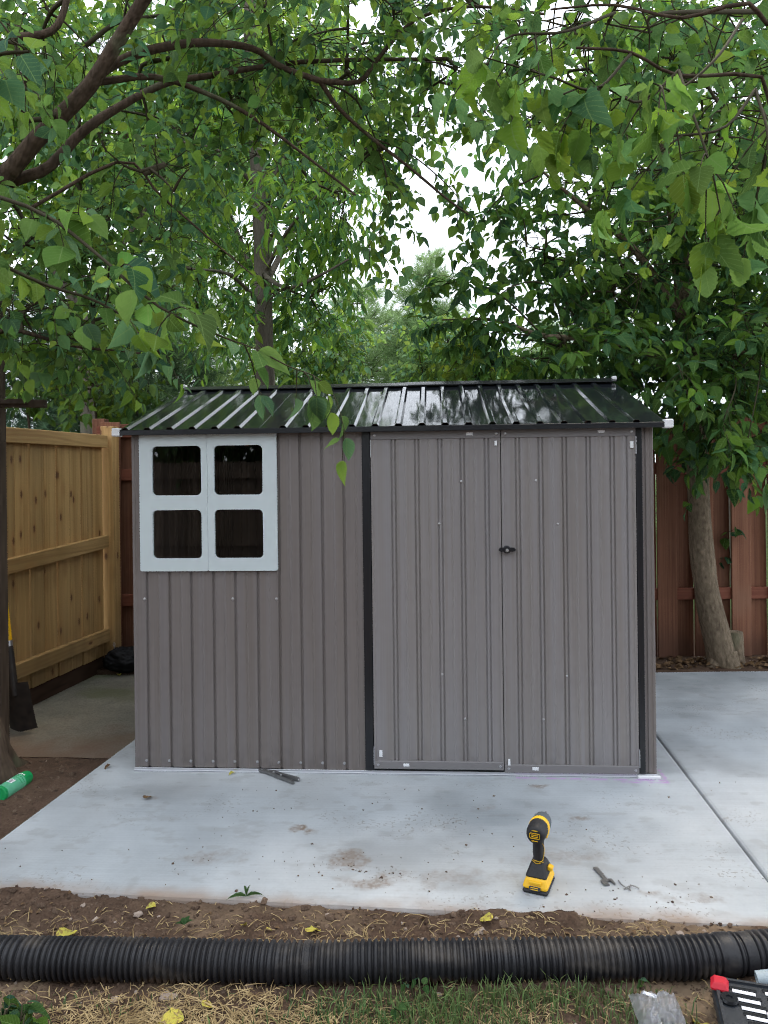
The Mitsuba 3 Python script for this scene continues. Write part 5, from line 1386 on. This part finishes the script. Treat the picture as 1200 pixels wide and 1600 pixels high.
# weeds
for loc, n_, ln, wd, lab, tint in (
    ((-0.459, 2.431), 4, 0.060, 0.0045, 'sprig of long grass blades hanging over the slab edge', (0.07, 0.13, 0.05)),
    ((-0.619, 2.281), 5, 0.030, 0.008, 'tiny green seedling in the soil strip', (0.05, 0.10, 0.04)),):
    k = thing('weed', lab, 'plant')
    x, y = loc
    for b in range(n_):
        V, F = leaf_shape([0.1, 0.35, 0.6, 0.85], [0.5, 1.0, 0.9, 0.4], 0.2, 0.35, 0, b)
        V = V.copy(); V[:, 1] *= wd / ln; V[:, 2] = V[:, 2] - 0.15 * np.abs(V[:, 1])
        put(f'{k}__blade', place(M(V, F), (x, y, 0.004), 15 + b * (150 / n_) + r.uniform(-20, 20) + (60 if b % 2 else 0), 0, -r.uniform(15, 45), ln * r.uniform(0.7, 1.1)), 'grass_leaf', smooth=True, color=np.tile(np.array(tint) * r.uniform(0.8, 1.2), (len(V), 1)))
k = thing('weed', 'broad-leaved weed in the grass right under the pipe', 'plant')
Wd = Plant(k, 'mulberry', 'leaf_broad', 0.040, (0.05, 0.11, 0.04), (0.09, 0.17, 0.06), 90, droop=-0.2)
for (x, y), n_ in (((0.065, 1.990), 4), ((0.666, 2.012), 2), ((0.032, 1.907), 3)):
    for b in range(n_):
        a = r.uniform(0, 6.28)
        Wd.bough([(x, y, -0.035), (x + 0.012 * math.cos(a), y + 0.008 * math.sin(a), 0.0), (x + 0.03 * math.cos(a), y - 0.01 + 0.015 * math.sin(a), 0.022)], 0.0012, 0.0008, 0, 1, size=0.022)
Wd.finish(60)
k = thing('garden_plant', 'dark green leafy plant at the lower left corner', 'plant')
Gp = Plant(k, 'broad', 'leaf_broad', 0.075, (0.03, 0.075, 0.03), (0.09, 0.18, 0.055), 92, droop=0.1)
gb = np.array([-0.928, 1.794, -0.04])
for a in range(7):
    t = r.uniform(-0.4, 1.8)
    Gp.bough([gb, gb + [0.03 * math.sin(t), 0.03 * math.cos(t), 0.05], gb + [0.085 * math.sin(t) - 0.02, 0.085 * math.cos(t), 0.075]], 0.0022, 0.0012, 2, 2, (0.03, 0.06), 0.046)
Gp.finish(60)

# ------------------------------------------------------------------ the rest of the yard, behind the camera: what the window panes and the doors mirror
bf = thing('grey_fence', 'old grey board fence across the far side of the yard behind the viewer', 'fence')
x = -7.0
q = np.random.default_rng(3)
while x < 5.0:
    put(f'{bf}__board', box(x, x + 0.137, -4.02, -4.0, 0.03, 1.60 + q.uniform(-0.01, 0.01), 0.003), 'old_grey_board')
    x += 0.142
for z in (0.35, 1.35):
    put(f'{bf}__rail', box(-7, 5, -3.998, -3.96, z, z + 0.09, 0.003), 'old_grey_board')
for loc, h, sd, lab in (((-3.9, -4.9), 4.4, 1, 'spreading tree behind the grey fence on one side'), ((0.2, -5.6), 4.8, 2, 'taller spreading tree behind the middle of the grey fence'), ((2.9, -5.0), 4.0, 3, 'low spreading tree at the other end of the grey fence')):
    k = thing('yard_tree', lab, 'tree')
    Y_ = Plant(k, 'broad', 'leaf_broad', 0.2, (0.03, 0.07, 0.02), (0.07, 0.14, 0.035), 200 + sd)
    b = np.array([*loc, -0.05])
    Y_.limb([b, b + [0.1, 0, h * 0.3], b + [0.05, 0.1, h * 0.6], b + [0, 0, h * 0.8]], 0.16, 0.05, 10, 'trunk', 14)
    Y_.blob(b + [0, 0, h * 0.50], (2.0, 0.6, h * 0.40), 10, 300, 8, (0.3, 0.6), 0.24, 0.02)
    Y_.finish(0)
